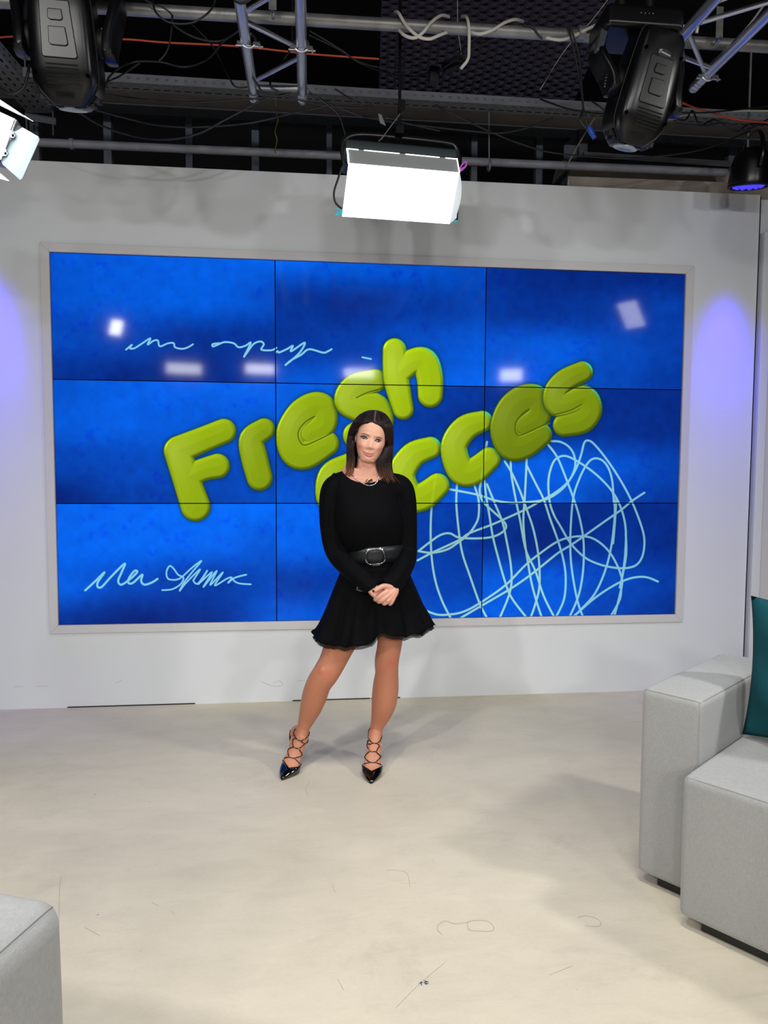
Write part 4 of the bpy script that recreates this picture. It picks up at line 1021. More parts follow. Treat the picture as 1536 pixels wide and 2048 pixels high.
    # side grille and lens at the lower end
    for s in (-1, 1):
        g_ = MB()
        for k in range(2): g_.box(T(s * .112, .012 - k * .03, -.205), (.03, .018, .020), R)
        g_.box(T(s * .088, 0, -.225), (.03, .05, .012), R)
        g_.build('side_vent', M_blk2, r_, bevel=.002)
    MB().rings([[T(rad * math.cos(a), .014 + rad * math.sin(a), z) for a in [2 * math.pi * k / 28 for k in range(28)]] for z, rad in ((-.238, .062), (-.247, .062), (-.247, .052), (-.243, .03))]).build('lens', mat('clear_lens', srgb(150, 160, 170), .15, spec=.8), r_, smooth=True, angle=30)
    for s in (-1, 1):
        MB().cyl(T(s * .120, .02, .03), T(s * .165, .02, .03), .05, 26).build('pivot', M_blk2, r_, smooth=True)
    # yoke arms (world axes, they hang from the base)
    for s in (-1, 1):
        a = arms
        oc = c + R @ Vector((s * .186 * K, .02 * K, .03 * K))
        top = Vector((base.x + s * .17 * K, base.y + .02, base.z - .03))
        sec = []
        down = oc + (oc - top).normalized() * .085 * K
        path = catmull([top, top * .6 + oc * .4 + Vector((s * .03, 0, 0)), oc, down], 6)
        m_ = len(path)
        for k, p in enumerate(path):
            tt = k / (m_ - 1); w_ = (.045 + .035 * math.sin(min(1, tt * 1.2) * math.pi * .75)) * K; th = .026 * K
            if tt > .85: w_ *= math.sqrt(max(.05, 1 - ((tt - .85) / .15) ** 2)); 
            sec.append([p + Vector((th * cx_ , w_ * cy_, 0)) for cx_, cy_ in rrect(1, 1, 4, 24)])
        arm = MB().rings(sec).build('yoke_arm', M_blk, r_, smooth=True, angle=40)
        if s == logo:
            pass
        # silver lettering block on the arm
        fc = oc + Vector((-.03 * (1 if s > 0 else 1), -.0, 0))
        lt = MB()
        yv = -.082
        for k in range(8):
            z_ = oc.z + (.035 - k * .0095)
            lt.box((oc.x - .0212, oc.y - .02 + (k - 4) * .004, z_), (.002, .013, .0048), Matrix.Rotation(.5, 3, 'X'))
        lt.build('arm_lettering', bpy.data.materials.get('arm_silver') or mat('arm_silver', srgb(150, 152, 158), .4, metal=.5), arm)
        br_ = MB().box(top * .75 + oc * .25 + Vector((s * .03, -.05, 0)), (.03, .03, .09), Matrix.Rotation(s * -.25, 3, 'Y')).build('arm_bracket', mat('bracket_grey', srgb(70, 72, 78), .4, metal=.3), arm, bevel=.005)
    # base box
    MB().box(base, (.40 * K, .26 * K, .11 * K)).build('base', M_blk, r_, bevel=.02, seg=4)
    for k in range(4):
        q = base + Vector((-.024 + k * .016, -.132 * K, .006)); MB().sphere(q, .0028, 8, 5).build('status_led', M_weld, r_, smooth=True)
    MB().box(base + Vector((0, 0, .06)), (.16, .05, .04)).cyl(base + Vector((-.06, 0, .08)), base + Vector((-.06, 0, .22)), .02, 12).cyl(base + Vector((.06, 0, .08)), base + Vector((.06, 0, .22)), .02, 12).build('rig_clamp', M_blk2, r_, bevel=.004)
    return r_
hc1 = at(134, 95, Y=-1.22)
moving_head(hc1, math.radians(1), math.radians(17), 0, 'big black moving head light hanging at the upper left, facing down', at(138, -75, Y=-1.20), [0], 1, .84)
hc2 = at(1282, 192, Y=-1.22)
moving_head(hc2, math.radians(9), math.radians(15), math.radians(6), 'big black moving head light tilted sideways at the upper right under the truss', at(1270, 62, Y=-1.20), [0], -1, .80)

# ================================================================== THE WOMAN
YB = -.95
MPP = 1.0 / (FPX / ((YB - CAM[1]) / 1.0))      # metres per pixel near her (roughly)
def bp(x, y, dy=0.0): return at(x, y, Y=YB + dy)
def mpp(p): d = (np.asarray(p, float) - CAM) @ FWD; return d / FPX
def cat_rows(rows, n):
    """catmull over tuples of any length"""
    A = [np.array(r, float) for r in rows]; out = []; m = len(A)
    for i in range(m - 1):
        p0, p1, p2, p3 = A[max(i - 1, 0)], A[i], A[i + 1], A[min(i + 2, m - 1)]
        for k in range(n):
            t = k / n
            out.append(.5 * ((2 * p1) + (-p0 + p2) * t + (2 * p0 - 5 * p1 + 4 * p2 - p3) * t * t + (-p0 + 3 * p1 - 3 * p2 + p3) * t ** 3))
    out.append(A[-1]); return out
def limb(mb, rows, mode='X', n=5, seg=28, e=2.0, pts3=False, wave=None):
    """rows: (x, y, dy, half width px, depth factor) or 3-D points (X, Y, Z, r metres, factor)"""
    R = cat_rows(rows, n); C = []
    for r in R:
        c = Vector(r[:3]) if pts3 else bp(r[0], r[1], r[2]); C.append((c, r[3] if pts3 else r[3] * mpp(c), r[4]))
    rings = []
    for i, (c, a, k) in enumerate(C):
        T = (C[min(i + 1, len(C) - 1)][0] - C[max(i - 1, 0)][0]).normalized()
        if mode == 'X': X = Vector((1, 0, 0)); S = (X - T * X.dot(T)).normalized()
        else: S = T.cross(Vector((0, 1, 0))).normalized()
        D = T.cross(S)
        rg = []
        for q in range(seg):
            an = 2 * math.pi * q / seg; cx, sx = math.cos(an), math.sin(an)
            f = 1.0 if wave is None else wave(i / (len(C) - 1), an)
            rg.append(c + S * (a * f * math.copysign(abs(cx) ** (2 / e), cx)) + D * (a * k * f * math.copysign(abs(sx) ** (2 / e), sx)))
        rings.append(rg)
    mb.rings(rings); return rings
def remesh(mb, voxel, smooth_it, name, m, parent, fac=.5):
    ob = mb.build(name, m, parent)
    md = ob.modifiers.new('r', 'REMESH'); md.mode = 'VOXEL'; md.voxel_size = voxel; md.use_smooth_shade = True
    sm = ob.modifiers.new('sm', 'SMOOTH'); sm.factor = fac; sm.iterations = smooth_it
    bpy.context.view_layer.update()
    dg = bpy.context.evaluated_depsgraph_get(); ev = ob.evaluated_get(dg)
    me = bpy.data.meshes.new_from_object(ev, depsgraph=dg); ob.modifiers.clear()
    old = ob.data; ob.data = me; bpy.data.meshes.remove(old)
    me.materials.clear(); me.materials.append(m)
    for p in me.polygons: p.use_smooth = True
    return ob

# --- materials of the figure
def attr_mat(name, rough, sss=0.0, spec=.4, bump=0, sheen=0, aniso=0.0):
    m = bpy.data.materials.new(name); m.use_nodes = True; N = m.node_tree.nodes; L = m.node_tree.links; b = N['Principled BSDF']
    a = N.new('ShaderNodeAttribute'); a.attribute_name = 'tint'
    no = N.new('ShaderNodeTexNoise'); no.inputs['Scale'].default_value = 60; no.inputs['Detail'].default_value = 3
    mr = N.new('ShaderNodeMapRange'); mr.inputs[3].default_value = .94; mr.inputs[4].default_value = 1.06; L.new(no.outputs[0], mr.inputs[0])
    v = N.new('ShaderNodeVectorMath'); v.operation = 'SCALE'; L.new(a.outputs['Color'], v.inputs[0]); L.new(mr.outputs[0], v.inputs['Scale'])
    L.new(v.outputs[0], b.inputs['Base Color']); b.inputs['Roughness'].default_value = rough; b.inputs['Specular IOR Level'].default_value = spec
    if sss:
        b.inputs['Subsurface Weight'].default_value = sss; b.inputs['Subsurface Radius'].default_value = (1.0, .35, .2); b.inputs['Subsurface Scale'].default_value = .006
    return m
M_skin = attr_mat('skin', .45, .25, .35)
M_hair = attr_mat('hair', .38, 0, .35)
M_dress = mat('black_crepe', (.0012, .0014, .0022, 1), .8, spec=.10, var=.1, vscale=30)
M_sheer = mat('sheer_chiffon', (.002, .002, .003, 1), .7, spec=.1, trans=.80)
M_patent = mat('black_patent', srgb(6, 6, 8), .08, spec=.7, coat=.6)
M_strap = mat('black_strap', srgb(12, 10, 11), .35)
M_stud = M_stud_gold = mat('gold_stud', srgb(232, 214, 180), .2, metal=1.0)
M_silver = mat('silver_metal', srgb(215, 212, 218), .16, metal=1.0, var=.2, vscale=160)
M_belt = mat('black_leather', srgb(22, 25, 28), .42, spec=.45, bump=.2, bscale=300)
M_lip = mat('rose_lip', srgb(204, 116, 116), .3, spec=.5)
M_brow = mat('brown_brow', srgb(76, 50, 40), .8)
M_lash = mat('black_lash', srgb(20, 14, 16), .6)
M_eyew = mat('eye_white', srgb(150, 138, 134), .25, coat=.5)
M_iris = mat('dark_iris', srgb(34, 22, 18), .15, coat=1.0)
M_nude = mat('nude_shoe_lining', srgb(168, 126, 112), .5)

person = thing('person', tuple(at(655, 1530, z=0)), 'woman in a short black dress, wide belt and studded heels, hands clasped before the screen', 'person')

# --- head -----------------------------------------------------------
HC = bp(742.3, 877, .005)
ROLL = math.radians(10); YAW = math.radians(-3); PITCH = math.radians(2)
HR = Matrix.Rotation(ROLL, 3, 'Y') @ Matrix.Rotation(YAW, 3, 'Z') @ Matrix.Rotation(PITCH, 3, 'X')
def hl(x, y, z): return HC + HR @ Vector((x, y, z))
Zk = [-.1085, -.105, -.098, -.085, -.07, -.05, -.025, 0, .03, .055, .075, .092, .104, .110]
Wk = [.004, .020, .0325, .0435, .0510, .0580, .0635, .0660, .0660, .0635, .0575, .045, .028, .005]
Fk = [-.046, -.064, -.0755, -.0825, -.0822, -.0845, -.0855, -.0850, -.0885, -.0860, -.0755, -.057, -.034, -.004]
Bk = [-.045, -.030, -.012, .008, .030, .055, .078, .088, .092, .088, .076, .058, .034, .004]
def G(x, z, cx, cz, sx, sz): return math.exp(-((x - cx) / sx) ** 2 - ((z - cz) / sz) ** 2)
def face_disp(x, z):
    """outward (towards -Y) displacement of the front of the face"""
    ax = abs(x); d = 0
    # nose: bridge widening to a rounded tip, wings
    t = max(0, min(1, (-.002 - z) / .036))
    if z > -.060:
        ridge = (.003 + .0145 * t ** 1.3) * math.exp(-(x / (.0085 + .0030 * t)) ** 2)
        cut = 1 / (1 + math.exp(-(z + .0455) / .0018)); top = 1 / (1 + math.exp((z - .006) / .006))
        d += ridge * cut * top
    d += .0065 * G(x, z, 0, -.0385, .008, .0065)
    d += .0072 * (G(ax, z, .0125, -.0425, .0052, .0058))
    d -= .0025 * G(ax, z, .0065, -.0475, .003, .002)
    # sockets, brow ridge, cheek bones, smile folds, chin, lips
    d -= .0085 * G(ax, z, .0305, -.002, .0135, .0095)
    d -= .004 * G(ax, z, .014, .000, .006, .009)
    d += .0035 * G(ax, z, .028, .014, .020, .006)
    d += .0090 * G(ax, z, .040, -.038, .017, .014)
    d -= .0022 * G(ax, z, .030, -.060, .0045, .012)
    d += .0030 * G(x, z, 0, -.095, .018, .011)
    d -= .0015 * G(x, z, 0, -.083, .018, .004)
    d += .0055 * G(x, z, 0, -.066, .021, .0085)
    d -= .0020 * G(x, z, 0, -.0555, .003, .005)
    return d
head = MB()
NR, NT = 110, 120
rings_h = []
for i in range(NR + 1):
    z = -.1085 + (.2185) * (0.5 - 0.5 * math.cos(math.pi * i / NR))
    w = float(np.interp(z, Zk, Wk)); f = float(np.interp(z, Zk, Fk)); b_ = float(np.interp(z, Zk, Bk)); y0 = (f * .35 + b_ * .65) if z < -.05 else 0.0
    if z < -.05: y0 = max(f + .02, min(0, b_ - .01)) if z > -.095 else (f + b_) / 2
    rg = []
    for k in range(NT):
        q = 2 * math.pi * k / NT; c, s = math.cos(q), math.sin(q)
        ex = 2.25 if s < 0 else 2.0
        x = w * math.copysign(abs(c) ** (2 / ex), c); y = y0 + (abs(f - y0) if s < 0 else abs(b_ - y0)) * math.copysign(abs(s) ** (2 / ex), s)
        if s < 0: y -= face_disp(x, z) * min(1, abs(s) * 2.2)
        rg.append(hl(x, y, z))
    rings_h.append(rg)
head.rings(rings_h)
for s in (-1, 1):  # ears
    head.tube(catmull([hl(s * .063, .004, -.028), hl(s * .070, .012, -.010), hl(s * .073, .020, .008), hl(s * .068, .012, .014), hl(s * .064, .0, .004)], 4), .0058, 8)

body = MB(); body.v += head.v; body.f += head.f
# neck and torso
limb(body, [(741, 890, .03, 19, 1.0), (737, 908, .028, 21, 1.0), (735, 925, .022, 21, .98), (735, 936, .018, 25, .90), (735, 943, .015, 38, .64), (733, 949, .015, 50, .50), (732, 957, .015, 60, .44), (731, 966, .012, 65, .43), (731, 980, .005, 66, .46),
            (732, 1005, -.002, 61, .58), (734, 1035, -.012, 58, .68), (738, 1062, -.004, 51, .66), (745, 1092, .004, 43, .68), (748, 1112, .008, 45, .68), (748, 1140, .012, 54, .66), (747, 1175, .015, 63, .66), (746, 1205, .015, 66, .68), (745, 1222, .015, 60, .7)], seg=48)
# legs (her right leg is on the left of the picture)
limb(body, [(722, 1180, .010, 36, .95), (706, 1225, .0, 37, .98), (690, 1265, -.012, 34, 1.0), (675, 1300, -.022, 29.5, 1.0), (664, 1325, -.030, 27, 1.0), (652, 1346, -.034, 26.5, 1.0), (638, 1367, -.018, 25.2, 1.05), (629, 1392, .008, 25, 1.12), (622, 1414, .022, 22.0, 1.15),
            (614, 1436, .032, 17, 1.12), (608, 1453, .034, 13.2, 1.1), (605, 1464, .032, 12.2, 1.15), (603, 1472, .03, 12.8, 1.15)], seg=36)
limb(body, [(774, 1180, .010, 36, .95), (779, 1225, .0, 34, .98), (780, 1262, -.006, 28, 1.02), (779, 1290, -.012, 24.5, 1.04), (773.5, 1322, -.016, 24.3, 1.0), (773.5, 1345, -.010, 23.2, 1.05), (772, 1366, .008, 25.4, 1.12), (770, 1388, .020, 26.0, 1.15), (767, 1410, .026, 24.2, 1.15),
            (760.5, 1434, .034, 18.6, 1.12), (754.5, 1452, .034, 13.4, 1.1), (752.5, 1463, .032, 12.0, 1.15), (752.5, 1471, .03, 12.6, 1.15)], seg=36)
def patella(x, y, dy, r): body.sphere(bp(x, y, dy), r, 16, 10, (1, .55, 1.15))
patella(650, 1345, -.075, .030); patella(774, 1327, -.052, .030)
# feet, steep in high heels
def foot_body(A, I, Mm, B, T, w):
    F = [(*A, .030, 1.0), (*I, .033, .92), (*Mm, .036, .62), (*B, .036 * w, .38), (*T, .014, .4)]
    limb(body, F, seg=26, pts3=True)
    # heel of the foot
aR, aL = at(752.5, 1466, z=.165), at(604.5, 1466, z=.165)
fR = [Vector((aR.x, -.925, .150)), at(748.5, 1493, z=.102), at(745.5, 1518, z=.058), at(744, 1541, z=.026), at(742.5, 1556, z=.016)]
fL = [Vector((aL.x + .004, -.925, .150)), at(596, 1492, z=.102), at(587.5, 1514, z=.060), at(579, 1535, z=.028), at(571, 1550, z=.016)]
for F_ in (fR, fL): foot_body(*[tuple(p) for p in F_], 1.0)
def heel_body(F_, hpx):
    a = F_[0]; hf = at(*hpx, z=0); d = (F_[3] - hf); d.z = 0; d.normalize()
    hb = Vector((hf.x, hf.y, .112))
    limb(body, [(*(a + Vector((0, 0, .02))), .026, 1.2), (*(hb + Vector((0, 0, .02))), .027, 1.1), (*hb, .024, 1.1), (*(hb * 1.0 + d * .05 + Vector((0, 0, -.028))), .022, 1.0), (*(F_[2] - Vector((0, 0, .012))), .024, .7)], seg=20, pts3=True)
    return hb, d
hbR, dR = heel_body(fR, (749, 1521)); hbL, dL = heel_body(fL, (592, 1520))
for F_ in (fR, fL):  # ankle bones
    for q in (-1, 1): body.sphere(F_[0] + Vector((q * .021, .004, .004)), .010, 10, 7)
# arms
limb(body, [(676, 972, .01, 17, 1), (664, 990, .01, 18, 1), (660, 1035, .012, 16.5, 1), (665, 1085, .012, 15, 1), (674, 1108, .0, 14, 1), (697, 1134, -.07, 13.5, 1), (722, 1158, -.14, 10.5, .9), (737, 1171, -.168, 9.0, .8)], mode='Y', seg=22)
limb(body, [(792, 972, .01, 17, 1), (806, 990, .01, 18, 1), (813, 1035, .012, 16.5, 1), (816, 1085, .012, 15, 1), (813, 1108, .0, 14, 1), (804, 1134, -.08, 13.5, 1), (793, 1162, -.15, 10.5, .9), (788, 1176, -.178, 9.6, .8)], mode='Y', seg=22)
# hands: (x, y, dy, r px)
def hand_part(pts, e=2.0, k=1.0): limb(body, [(*p[:4], p[4] if len(p) > 4 else k) for p in pts], mode='Y', seg=16, e=e)
# her left hand, over the other
hand_part([(789, 1174, -.178, 9.5, .7), (786, 1181, -.190, 13, .55), (780, 1188, -.200, 15.0, .5), (775, 1193, -.203, 13.5, .5), (772, 1196, -.200, 9, .5)])
hand_part([(776, 1182, -.205, 5.6), (766, 1188, -.214, 5.5), (757, 1194.5, -.212, 5.3), (752, 1198, -.200, 5.0), (752, 1199, -.188, 4.6), (757, 1196, -.178, 4.2)])
hand_part([(781, 1187, -.205, 5.6), (772, 1194, -.214, 5.4), (763, 1200.5, -.212, 5.2), (758.5, 1203, -.199, 4.9), (759, 1203, -.187, 4.5), (763, 1200, -.177, 4.2)])
hand_part([(785, 1191, -.203, 5.2), (778, 1199, -.211, 5.0), (771.5, 1205.5, -.208, 4.8), (768, 1207, -.196, 4.5), (769, 1206, -.185, 4.2), (772, 1203, -.177, 4)])
hand_part([(789, 1191, -.198, 4.7), (785.5, 1199.5, -.205, 4.6), (782, 1206, -.202, 4.3), (779.5, 1208, -.192, 4.0), (779.5, 1206, -.183, 3.8), (781, 1204, -.177, 3.6)])
hand_part([(783, 1176, -.192, 6.4), (771, 1172.5, -.206, 5.8), (763, 1173.5, -.217, 5.0), (754.5, 1178.5, -.222, 4.7), (747.5, 1182.5, -.221, 4.0), (745.5, 1183.6, -.220, 2.6)])
# her right hand, under it
hand_part([(738, 1172, -.170, 9.0, .7), (745, 1178, -.182, 11.5, .55), (752, 1184, -.188, 12.5, .5), (759, 1188, -.190, 11, .5), (764, 1190, -.188, 8, .5)])
hand_part([(745, 1186, -.186, 5.0), (752, 1191, -.192, 5.0), (760, 1194, -.190, 4.8), (770, 1196, -.180, 4.6), (778, 1196, -.172, 4.2)])
hand_part([(750, 1180, -.186, 5.2), (760, 1184, -.194, 5.2), (770, 1188, -.188, 4.8), (780, 1190, -.176, 4.5), (786, 1189, -.166, 4.1)])
hand_part([(752, 1176, -.182, 5.0), (764, 1179, -.186, 5.0), (776, 1182, -.178, 4.6), (785, 1183, -.168, 4.2), (790, 1182, -.158, 4.0)])
hand_part([(749, 1189, -.182, 4.6), (757, 1195, -.184, 4.5), (765, 1199, -.178, 4.2), (772, 1200, -.170, 4.0), (777, 1199, -.164, 3.6)])
hand_part([(741, 1180, -.184, 5.4), (746, 1187, -.196, 5.0), (752, 1192.5, -.200, 4.6), (758, 1197, -.196, 4.0)])
BODY = remesh(body, .0023, 4, 'body', M_skin, person, .45)

def set_tint(ob, fn):
    me = ob.data; n = len(me.vertices); co = np.empty(n * 3); me.vertices.foreach_get('co', co); co = co.reshape(-1, 3) + np.array(world_loc(ob))
    d = co - CAM; zz = d @ FWD; x = 768 + FPX * (d @ RGT) / zz; y = 1024 - FPX * (d @ UPV) / zz
    c = np.ones((n, 4)); c[:, :3] = fn(x, y, co)
    a = me.color_attributes.new('tint', 'FLOAT_COLOR', 'POINT'); a.data.foreach_set('color', c.ravel())
def L3(*a): return np.array(srgb(*a)[:3])
def skin_tint(x, y, co):
    face, chest, leg, hand = L3(232, 178, 152), L3(210, 154, 130), L3(182, 120, 92), L3(216, 160, 140)
    t = np.clip((y - 918) / 18, 0, 1)[:, None]; c = face * (1 - t) + chest * t
    t = np.clip((y - 1100) / 40, 0, 1)[:, None]; c = c * (1 - t) + hand * t
    t = np.clip((y - 1240) / 30, 0, 1)[:, None]; c = c * (1 - t) + leg * t
    t = np.clip((y - 1455) / 40, 0, 1)[:, None] * .5; c = c * (1 - t) + L3(206, 146, 118) * t
    def spot_(cx, cy, sx, sy, col, s):
        w = (np.exp(-((x - cx) / sx) ** 2 - ((y - cy) / sy) ** 2) * s)[:, None]; return c * (1 - w) + L3(*col) * w
    c = spot_(719, 893, 7, 5, (214, 120, 100), .55); c = spot_(760, 898, 7, 5, (214, 120, 100), .55)
    c = spot_(779, 1325, 9, 8, (196, 92, 76), .55); c = spot_(768, 1340, 12, 8, (186, 104, 86), .4); c = spot_(652, 1345, 14, 9, (190, 100, 80), .4)
    c = spot_(728, 874.0, 8, 3.2, (150, 94, 76), .45); c = spot_(756, 880.4, 8, 3.2, (150, 94, 76), .45)
    c = spot_(734.6, 897.6, 1.2, .8, (140, 80, 66), .5); c = spot_(741, 898.6, 1.2, .8, (140, 80, 66), .5)
    return c
set_tint(BODY, skin_tint)

def bvh_of(ob):
    w = np.array(world_loc(ob)); me = ob.data
    vs = [tuple(np.array(v.co) + w) for v in me.vertices]; return BVHTree.FromPolygons(vs, [tuple(p.vertices) for p in me.polygons])
BV = bvh_of(BODY)
CV = Vector(CAM)
def hit(x, y, off=.001, bv=None, default=None):
    d = (bp(x, y) - CV).normalized(); r = (bv or BV).ray_cast(CV, d)
    if r[0] is None: return default if default is not None else bp(x, y, -.03)
    return r[0] - d * off

# --- face details, laid on the face
def patch(name, up, lo, m, puff, off=.0006, rows=7, cols=22, parent=None, closed_edge=True):
    U = catmull([(a, b, 0) for a, b in up], 8); Lw = catmull([(a, b, 0) for a, b in lo], 8)
    def res(P, n):
        s = [0]
        for a, b in zip(P[:-1], P[1:]): s.append(s[-1] + (b - a).length)
        return [(np.interp(s[-1] * i / n, s, [p.x for p in P]), np.interp(s[-1] * i / n, s, [p.y for p in P])) for i in range(n + 1)]
    u, l = res(U, cols), res(Lw, cols); R = []
    for j in range(rows + 1):
        t = j / rows; r = []
        for i in range(cols + 1):
            s = i / cols; x = u[i][0] * (1 - t) + l[i][0] * t; y = u[i][1] * (1 - t) + l[i][1] * t
            b = (4 * t * (1 - t)) ** .6 * (4 * s * (1 - s)) ** .5
            r.append(hit(x, y, off - .0012 * (1 - min(1, b * 3)) + puff * b))
        R.append(r)
    return MB().grid(R).build(name, m, parent, smooth=True, angle=180)
patch('upper_lip', [(722.2, 898.9), (727.6, 901.9), (733, 904.2), (736.2, 904.8), (738, 905.5), (740, 905.2), (745.6, 905.4), (751.2, 903.8)], [(722.2, 898.9), (728.5, 905.0), (737, 908.6), (744.8, 908.4), (751.2, 903.8)], M_lip, .0014, parent=BODY)
patch('lower_lip', [(723.8, 900.9), (728.8, 905.6), (737, 909.4), (744.8, 909.1), (750.0, 905.4)], [(723.8, 900.9), (727.8, 907.6), (732.5, 912.4), (738, 914.4), (744, 913.2), (750.0, 905.4)], M_lip, .0022, parent=BODY)
for up, lo, iris, lid, bro in (
    ([(721.4, 874.3), (724.5, 873.5), (728, 873.5), (731.8, 875.3), (734.6, 878.0)], [(721.4, 874.3), (724.8, 876.4), (729, 877.5), (734.6, 878.0)], (728.4, 875.6), [(719.6, 872.8), (722.8, 872.8), (728, 872.6), (732.4, 874.6), (735.0, 877.8)],
     ([(720.2, 869.8), (724, 867.1), (730, 866.8), (739.0, 871.6)], [(720.2, 869.8), (724.4, 868.4), (730, 868.4), (738.6, 872.9)])),
    ([(750.0, 881.6), (752.6, 880.2), (756, 879.7), (759.4, 880.9), (761.4, 883.0)], [(750.0, 881.6), (753, 883.2), (757, 884.1), (761.4, 883.0)], (756.2, 882.0), [(749.4, 881.4), (752, 879.3), (756, 878.7), (760, 879.9), (763.2, 882.0)],
     ([(751.6, 875.8), (757, 874.1), (762.2, 875.6), (765.8, 879.6)], [(751.8, 877.4), (757, 875.7), (761.8, 877.0), (765.8, 879.6)]))):
    e_ = patch('eye', up, lo, M_eyew, .0022, .0012, 6, 16, parent=BODY)
    ic = hit(*iris, .0036)
    view = (CV - ic).normalized(); rt = view.cross(Vector((0, 0, 1))).normalized(); u2 = rt.cross(view)
    MB().rings([[ic + view * h + (rt * math.cos(a) + u2 * math.sin(a) * .82) * rr for a in [2 * math.pi * k / 20 for k in range(20)]] for h, rr in ((-.0016, .0062), (0.0002, .0058), (.0007, .0038), (.0009, .0008))]).build('iris', M_iris, e_, smooth=True)
    MB().sphere(ic + view * .0008 + rt * -.0014 + u2 * .0014, .0007, 8, 5).build('catch_light', M_eyew, e_)
    MB().tube([hit(a, b, .0028) for a, b in [(p.x, p.y) for p in catmull([(a, b, 0) for a, b in lid], 4)]], [.0007 + .0014 * math.sin(math.pi * min(1, (k + 1) / 17)) for k in range(17)], 6).build('eyelash', M_lash, e_, smooth=True)
    MB().tube([hit(p.x, p.y, .0016) for p in catmull([(a, b, 0) for a, b in lo], 4)], .0006, 5).build('lower_lash', M_lash, e_, smooth=True)
    patch('eyebrow', bro[0], bro[1], M_brow, .0008, .0004, 4, 16, parent=BODY)
# thumb nail, ring
nl = hit(747.0, 1182.4, .0014); MB().sphere(nl, .0048, 12, 7, (1.2, .5, 1)).build('thumbnail', M_patent, BODY, smooth=True)
rg_c = hit(774.5, 1202.5, .0008)
MB().tube([hit(771.5, 1200.5, .0008), hit(773.5, 1202.6, .0016), hit(777.4, 1204.2, .0008)], .0011, 8).sphere(rg_c, .0026, 8, 6).build('ring', M_silver, BODY, smooth=True)

# --- hair ------------------------------------------------------------
# rows: y, outer left, inner left, inner right, outer right (pixels); inner None = closed over the forehead
HR_ROWS = [(820.5, 737, None, None, 756), (823, 729, None, None, 764), (828, 720.5, None, None, 771), (834, 714, None, None, 776), (840, 709.5, None, None, 779.5), (845.0, 706.5, 737, 748, 781.5), (849, 704.3, 722.5, 757.5, 783), (855, 701.7, 716.2, 765.2, 784.3), (862, 699.4, 713.0, 768.5, 785.3),
           (870, 697.4, 711.0, 770.3, 786), (880, 695.7, 709.4, 770.6, 786.2), (890, 694.8, 708.4, 769.8, 786), (900, 694.4, 708.2, 767.2, 785.4), (908, 694.2, 709.0, 763.0, 784.8), (916, 694.2, 710.0, 757.0, 784), (924, 694.0, 709.6, 752.6, 783), (932, 693.2, 708.2, 751.8, 782.4), (940, 691.6, 706.4, 753.4, 783.5), (946, 690.0, 705.0, 755.5, 785.0)]
NS = 132
def hair_ring(row, grow=0.0, cx=742.0):
    y, oL, iL, iR, oR = row
    tt = (y - 820) / 126.0
    zc = .02 + .02 * min(1, tt * 2)          # depth of the widest line
    bk = .118 * math.sqrt(max(0, min(1, (y - 819) / 42.0))) if y < 861 else .118 - .04 * max(0, (y - 900) / 46.0)
    mid = (oL + oR) / 2
    P = []
    if iL is None:
        h_ = hit(mid, y, .0, default=bp(mid, y, .0)).y - YB - .0065
        fr_ = min(-.092 * math.sqrt(max(0, min(1, (y - 818.5) / 34.0))), h_)
        pts = [(mid, fr_), (mid - (mid - oL) * .72, fr_ * .68), (oL, zc * .5), (mid - (mid - oL) * .72, zc + bk * .72), (mid, zc + bk), (mid + (oR - mid) * .72, zc + bk * .72), (oR, zc * .5), (mid + (oR - mid) * .72, fr_ * .68), (mid, fr_)]
    else:
        hL = hit(iL, y, .0, default=bp(iL, y, -.03)).y - YB - .004; hR = hit(iR, y, .0, default=bp(iR, y, -.03)).y - YB - .004
        if y > 912: hR = min(hR, -.035); hL = min(hL, -.02)
        hL = max(hL, -.095); hR = max(hR, -.095)
        pts = [(iL, hL), ((iL + oL) / 2, hL * .60 - .012), (oL, zc * .5), (mid - (mid - oL) * .72, zc + bk * .72), (mid, zc + bk), (mid + (oR - mid) * .72, zc + bk * .72), (oR, zc * .5), ((iR + oR) / 2, hR * .6 - .014), (iR, hR)]
    return pts
def hair_point(pts, s, y, extra=0.0):
    t = s * 8; i = min(7, int(t)); f = t - i
    A = [np.array(p) for p in pts]; p0, p1, p2, p3 = A[max(i - 1, 0)], A[i], A[i + 1], A[min(i + 2, 8)]
    q = .5 * ((2 * p1) + (-p0 + p2) * f + (2 * p0 - 5 * p1 + 4 * p2 - p3) * f * f + (-p0 + 3 * p1 - 3 * p2 + p3) * f ** 3)
    tg = p2 - p1; nrm = np.array([-tg[1] / MPP, tg[0] * 1.0]); 
    cxy = np.array([742.0, .03]); o = q - cxy; ol = math.hypot(o[0] * MPP, o[1]) + 1e-6
    q = q + np.array([o[0] / ol * extra, o[1] / ol * extra])
    return bp(q[0], y, q[1])
rr_ = cat_rows([(r[0], r[1], r[4]) for r in HR_ROWS], 1)
def row_at(y):
    ys = [r[0] for r in HR_ROWS]
    oL = np.interp(y, ys, [r[1] for r in HR_ROWS]); oR = np.interp(y, ys, [r[4] for r in HR_ROWS])
    if y < 843.6: return (y, oL, None, None, oR)
    ysi = [843.5] + [r[0] for r in HR_ROWS if r[2]]; iL = np.interp(y, ysi, [743.0] + [r[2] for r in HR_ROWS if r[2]]); iR = np.interp(y, ysi, [743.8] + [r[3] for r in HR_ROWS if r[2]])
    return (y, oL, iL, iR, oR)
ph = rng.random(8) * 6.28
def ripple(s, y):
    k = min(1, (y - 822) / 30.0)
    return .0012 * math.sin(s * 150 + ph[0] + .02 * y) * k + .0010 * math.sin(s * 83 + ph[1] - .035 * y) * k + .0016 * math.sin(s * 37 + ph[2] + .03 * y) * k
ys_all = list(np.linspace(820.6, 843.4, 12)) + list(np.linspace(843.6, 946, 46))
rows_h = []
